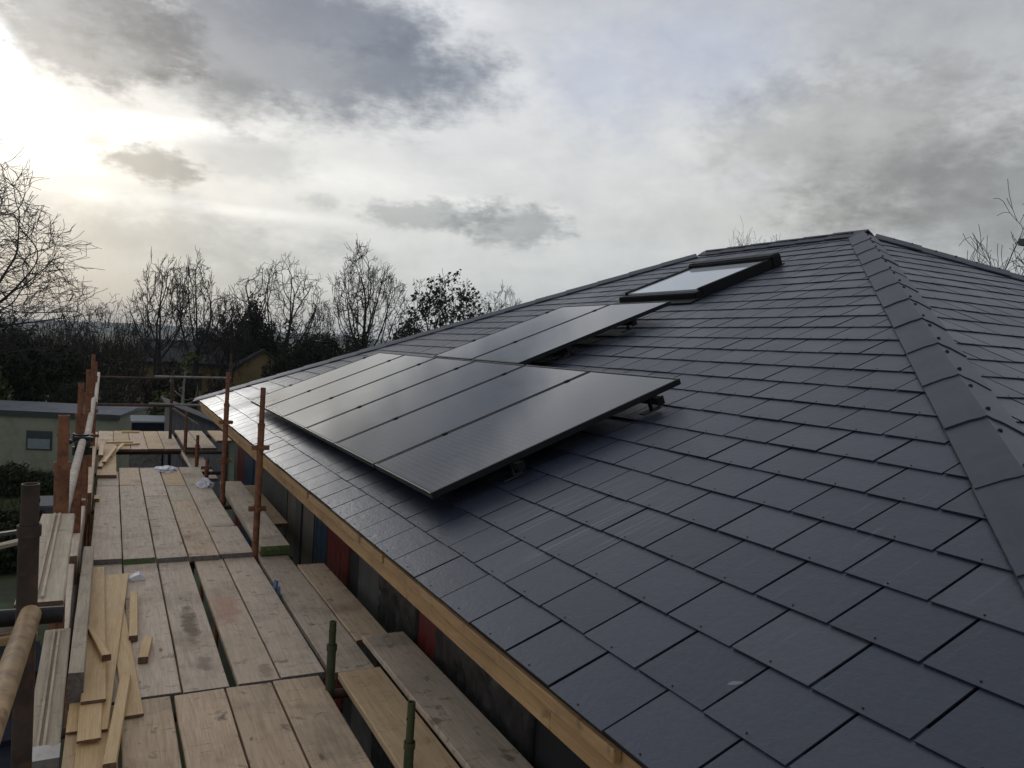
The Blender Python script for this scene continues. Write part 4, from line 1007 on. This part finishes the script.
# ------------------------------------------------------------------ sky
SUN_AZ, SUN_EL = -5.7, 13.0
def world():
    w = bpy.data.worlds.new('World'); sc.world = w; w.use_nodes = True; nt = w.node_tree; nt.nodes.clear()
    out = nd(nt, 'ShaderNodeOutputWorld'); tc = nd(nt, 'ShaderNodeTexCoord'); D = tc.outputs['Generated']
    sky = nd(nt, 'ShaderNodeTexSky'); sky.sky_type = 'NISHITA'; sky.sun_disc = False; sky.sun_elevation = R(SUN_EL); sky.sun_rotation = R(SUN_AZ)
    sky.air_density = 1.0; sky.dust_density = 2.0
    sp = nd(nt, 'ShaderNodeSeparateXYZ'); nt.links.new(D, sp.inputs[0])
    deg = 57.29578
    az = mth(nt, 'MULTIPLY', mth(nt, 'ARCTAN2', sp.outputs[0], sp.outputs[1]), deg)
    el = mth(nt, 'MULTIPLY', mth(nt, 'ARCSINE', sp.outputs[2]), deg)
    # cloud noise on the direction, flattened towards the horizon
    mp = nd(nt, 'ShaderNodeMapping'); mp.inputs['Scale'].default_value = (1, 1, 1.5); nt.links.new(D, mp.inputs[0])
    n1 = noise_n(nt, mp.outputs[0], 7.0, 9, .60, .15); n2 = noise_n(nt, mp.outputs[0], 22.0, 8, .58, .2)
    mp3 = nd(nt, 'ShaderNodeMapping'); mp3.inputs['Location'].default_value = (3.1, 1.7, .4); mp3.inputs['Scale'].default_value = (1, 1, 2.6); nt.links.new(D, mp3.inputs[0])
    n3 = noise_n(nt, mp3.outputs[0], 3.2, 7, .55); n4 = noise_n(nt, mp3.outputs[0], 11.0, 9, .62, .3); n5 = noise_n(nt, mp3.outputs[0], 60.0, 6, .6)
    c1 = mth(nt, 'SUBTRACT', n1, .5); c2 = mth(nt, 'MULTIPLY_ADD', mth(nt, 'SUBTRACT', n5, .5), .5, mth(nt, 'SUBTRACT', n2, .5))
    def sstep(x, a, b):
        m = nd(nt, 'ShaderNodeMapRange'); m.interpolation_type = 'SMOOTHSTEP'; nt.links.new(x, m.inputs[0])
        m.inputs[1].default_value = a; m.inputs[2].default_value = b; m.inputs[3].default_value = 0; m.inputs[4].default_value = 1
        return m.outputs[0]
    def blob(a, e, sa, se, soft, w1=1.5, w2=1.3):
        dx = mth(nt, 'DIVIDE', mth(nt, 'SUBTRACT', az, a), sa); dy = mth(nt, 'DIVIDE', mth(nt, 'SUBTRACT', el, e), se)
        d = mth(nt, 'SQRT', mth(nt, 'ADD', mth(nt, 'MULTIPLY', dx, dx), mth(nt, 'MULTIPLY', dy, dy)))
        d = mth(nt, 'ADD', d, mth(nt, 'MULTIPLY', c1, w1)); d = mth(nt, 'ADD', d, mth(nt, 'MULTIPLY', c2, w2))
        return sstep(d, 1+soft, 1-soft)
    # base luminance by elevation
    base = ramp(nt, mth(nt, 'DIVIDE', el, 90), [(0, (.50, .555, .59)), (.05, (.64, .675, .685)), (.11, (.765, .775, .77)), (.21, (.78, .79, .81)), (.29, (.54, .56, .61)), (.6, (.53, .545, .59)), (1, (.53, .545, .59))])
    sd = Vector((math.sin(R(SUN_AZ))*math.cos(R(SUN_EL)), math.cos(R(SUN_AZ))*math.cos(R(SUN_EL)), math.sin(R(SUN_EL))))
    dp = nd(nt, 'ShaderNodeVectorMath', operation='DOT_PRODUCT'); nt.links.new(D, dp.inputs[0]); dp.inputs[1].default_value = sd
    g = dp.outputs['Value']
    fall = ramp(nt, mth(nt, 'MULTIPLY_ADD', g, .5, .5), [(0, (.74, .75, .78)), (.60, (.80, .81, .83)), (.76, (.76, .76, .76)), (.88, (.92, .92, .92)), (.95, (1.0, 1.0, 1.0)), (1, (1.0, 1.0, .99))])
    col = mul(nt, base, fall)
    col = mul(nt, col, ramp(nt, n3, [(.28, (.92, .925, .94)), (.72, (1.07, 1.07, 1.06))]))
    col = mul(nt, col, ramp(nt, n4, [(.30, (.94, .945, .95)), (.70, (1.05, 1.05, 1.04))]))
    bl = mth(nt, 'MAXIMUM', blob(32.5, 19.0, 4.5, 3.5, .7), blob(40, 20.5, 6, 3.2, .7))
    col = mul(nt, col, (.53, .575, .69), mth(nt, 'MULTIPLY', bl, .7), 'MIX')
    ang = mth(nt, 'MULTIPLY', mth(nt, 'ARCCOSINE', mth(nt, 'MINIMUM', g, .99999)), deg)
    def gauss(s): return mth(nt, 'EXPONENT', mth(nt, 'MULTIPLY', mth(nt, 'MULTIPLY', ang, ang), -1/(2*s*s)))
    def addc(a, colr, f):
        m = nd(nt, 'ShaderNodeVectorMath', operation='SCALE'); m.inputs[0].default_value = colr; nt.links.new(f, m.inputs['Scale'])
        v = nd(nt, 'ShaderNodeVectorMath', operation='ADD'); nt.links.new(a, v.inputs[0]); nt.links.new(m.outputs[0], v.inputs[1]); return v.outputs[0]
    col = addc(col, (.07, .069, .065), gauss(11))
    def vsc(cv, f):
        m = nd(nt, 'ShaderNodeVectorMath', operation='SCALE'); m.inputs[0].default_value = cv; nt.links.new(f, m.inputs['Scale']); return m.outputs[0]
    opn = vsc((.17, .167, .155), gauss(3.0))
    # openings in the cloud lit from behind
    for (a, e, sa, se, soft, v) in ((-8.0, 14.6, 2.5, 2.6, .25, 1.6), (-3.2, 10.9, 4.0, 1.7, .45, .18), (0.6, 12.4, 3.0, 1.0, .45, .22), (4.8, 13.2, 4.2, .6, .5, .24), (20.3, 22.7, 4.5, 1.2, .6, .18), (-.8, 16.2, 1.4, .7, .8, .10), (8.5, 8.4, 5, .40, .7, .16),
                                    (-1.0, 8.4, 3.6, .5, .6, .18), (22.6, 10.4, 3.0, .45, .6, .10), (28.5, 10.2, 2.0, .5, .6, .09), (14, 11.3, 6, .8, .8, .10)):
        opn = addc(opn, (v, v*.975, v*.91), blob(a, e, sa, se, soft))
    T = nd(nt, 'ShaderNodeRGB').outputs[0]; T.default_value = (1, 1, 1, 1)
    # darker clouds
    for (a, e, sa, se, soft, tint, *ww) in ((10.5, 19.3, 12.0, 4.4, .38, (.41, .44, .49), .6, .9), (19.0, 18.4, 6.0, 2.2, .6, (.72, .745, .79)), (12.5, 21.0, 7, 1.8, .6, (.82, .84, .89)), (-1.0, 18.2, 5.5, 3.5, .22, (.50, .53, .565), .5, .9), (5.0, 15.6, 6.5, 1.1, .5, (.72, .74, .76)),
                                       (1.9, 10.65, 2.7, .9, .42, (.47, .49, .51), 1.0, 1.9), (-1.3, 11.7, .8, .35, .5, (.80, .80, .80)), (8.0, 11.8, 4.0, 1.3, .5, (.76, .775, .79)), (12.5, 9.6, 1.4, .55, .5, (.72, .74, .76), 1.0, 1.8), (21.0, 9.3, 4.8, 1.0, .42, (.64, .66, .675), 1.0, 2.0), (26.2, 9.0, 3.8, 1.5, .42, (.60, .615, .63), 1.0, 2.1),
                                       (6.4, 6.2, 10, 1.35, .5, (.87, .88, .885)), (-3, 4.0, 15, 4.0, .55, (.69, .745, .79)), (57.5, 11.5, 9, 3.4, .7, (.62, .62, .62)), (49.5, 15.0, 8, 4.6, .5, (.78, .775, .76)), (53, 20.5, 9, 3, .7, (.88, .88, .875)), (44, 10, 9, 1.6, .8, (.95, .94, .925))):
        T = mul(nt, T, tint, blob(a, e, sa, se, soft, *ww))
    T2 = mul(nt, T, T); T4 = mul(nt, T2, T2)
    col = mul(nt, col, T); va = nd(nt, 'ShaderNodeVectorMath', operation='ADD'); nt.links.new(col, va.inputs[0]); nt.links.new(mul(nt, opn, T4), va.inputs[1]); col = va.outputs[0]
    col = mul(nt, col, ramp(nt, n2, [(.28, (.94, .94, .945)), (.72, (1.05, 1.05, 1.045))]))
    b1 = nd(nt, 'ShaderNodeBackground'); nt.links.new(sky.outputs[0], b1.inputs[0]); b1.inputs[1].default_value = .08
    b2 = nd(nt, 'ShaderNodeBackground'); nt.links.new(col, b2.inputs[0]); b2.inputs[1].default_value = 1.0
    mx = nd(nt, 'ShaderNodeMixShader'); mx.inputs[0].default_value = .93
    nt.links.new(b1.outputs[0], mx.inputs[1]); nt.links.new(b2.outputs[0], mx.inputs[2]); nt.links.new(mx.outputs[0], out.inputs[0])
    w.cycles.sampling_method = 'MANUAL'; w.cycles.sample_map_resolution = 1024
    L = bpy.data.lights.new('sun', 'SUN'); L.energy = .5; L.angle = R(16); L.color = (1, .97, .93)
    o = bpy.data.objects.new('sun', L); C.objects.link(o); o.rotation_euler = (-sd).to_track_quat('-Z', 'Y').to_euler()
world()

# ------------------------------------------------------------------ camera
cam = bpy.data.cameras.new('camera'); co = bpy.data.objects.new('camera', cam); C.objects.link(co)
r_, u_, f_ = Vector((.891091912, -.450093637, .058059645)), Vector((-.033716687, .061921532, .997511358)), Vector((.452568657, .890831882, -.040002110))
co.matrix_world = Matrix(((r_.x, u_.x, -f_.x, -1.220125), (r_.y, u_.y, -f_.y, -1.754537), (r_.z, u_.z, -f_.z, 1.033475), (0, 0, 0, 1)))
cam.sensor_width = 36; cam.lens = 790.78/1024*36; cam.clip_start = .05; cam.clip_end = 9000
sc.camera = co
sc.view_settings.view_transform = 'Standard'; sc.view_settings.look = 'None'; sc.view_settings.exposure = 0; sc.view_settings.gamma = 1
sc.render.engine = 'CYCLES'
sc.cycles.use_denoising = True
sc.cycles.max_bounces = 6; sc.cycles.volume_bounces = 0; sc.cycles.use_adaptive_sampling = True
sc.render.resolution_x, sc.render.resolution_y = 1024, 768
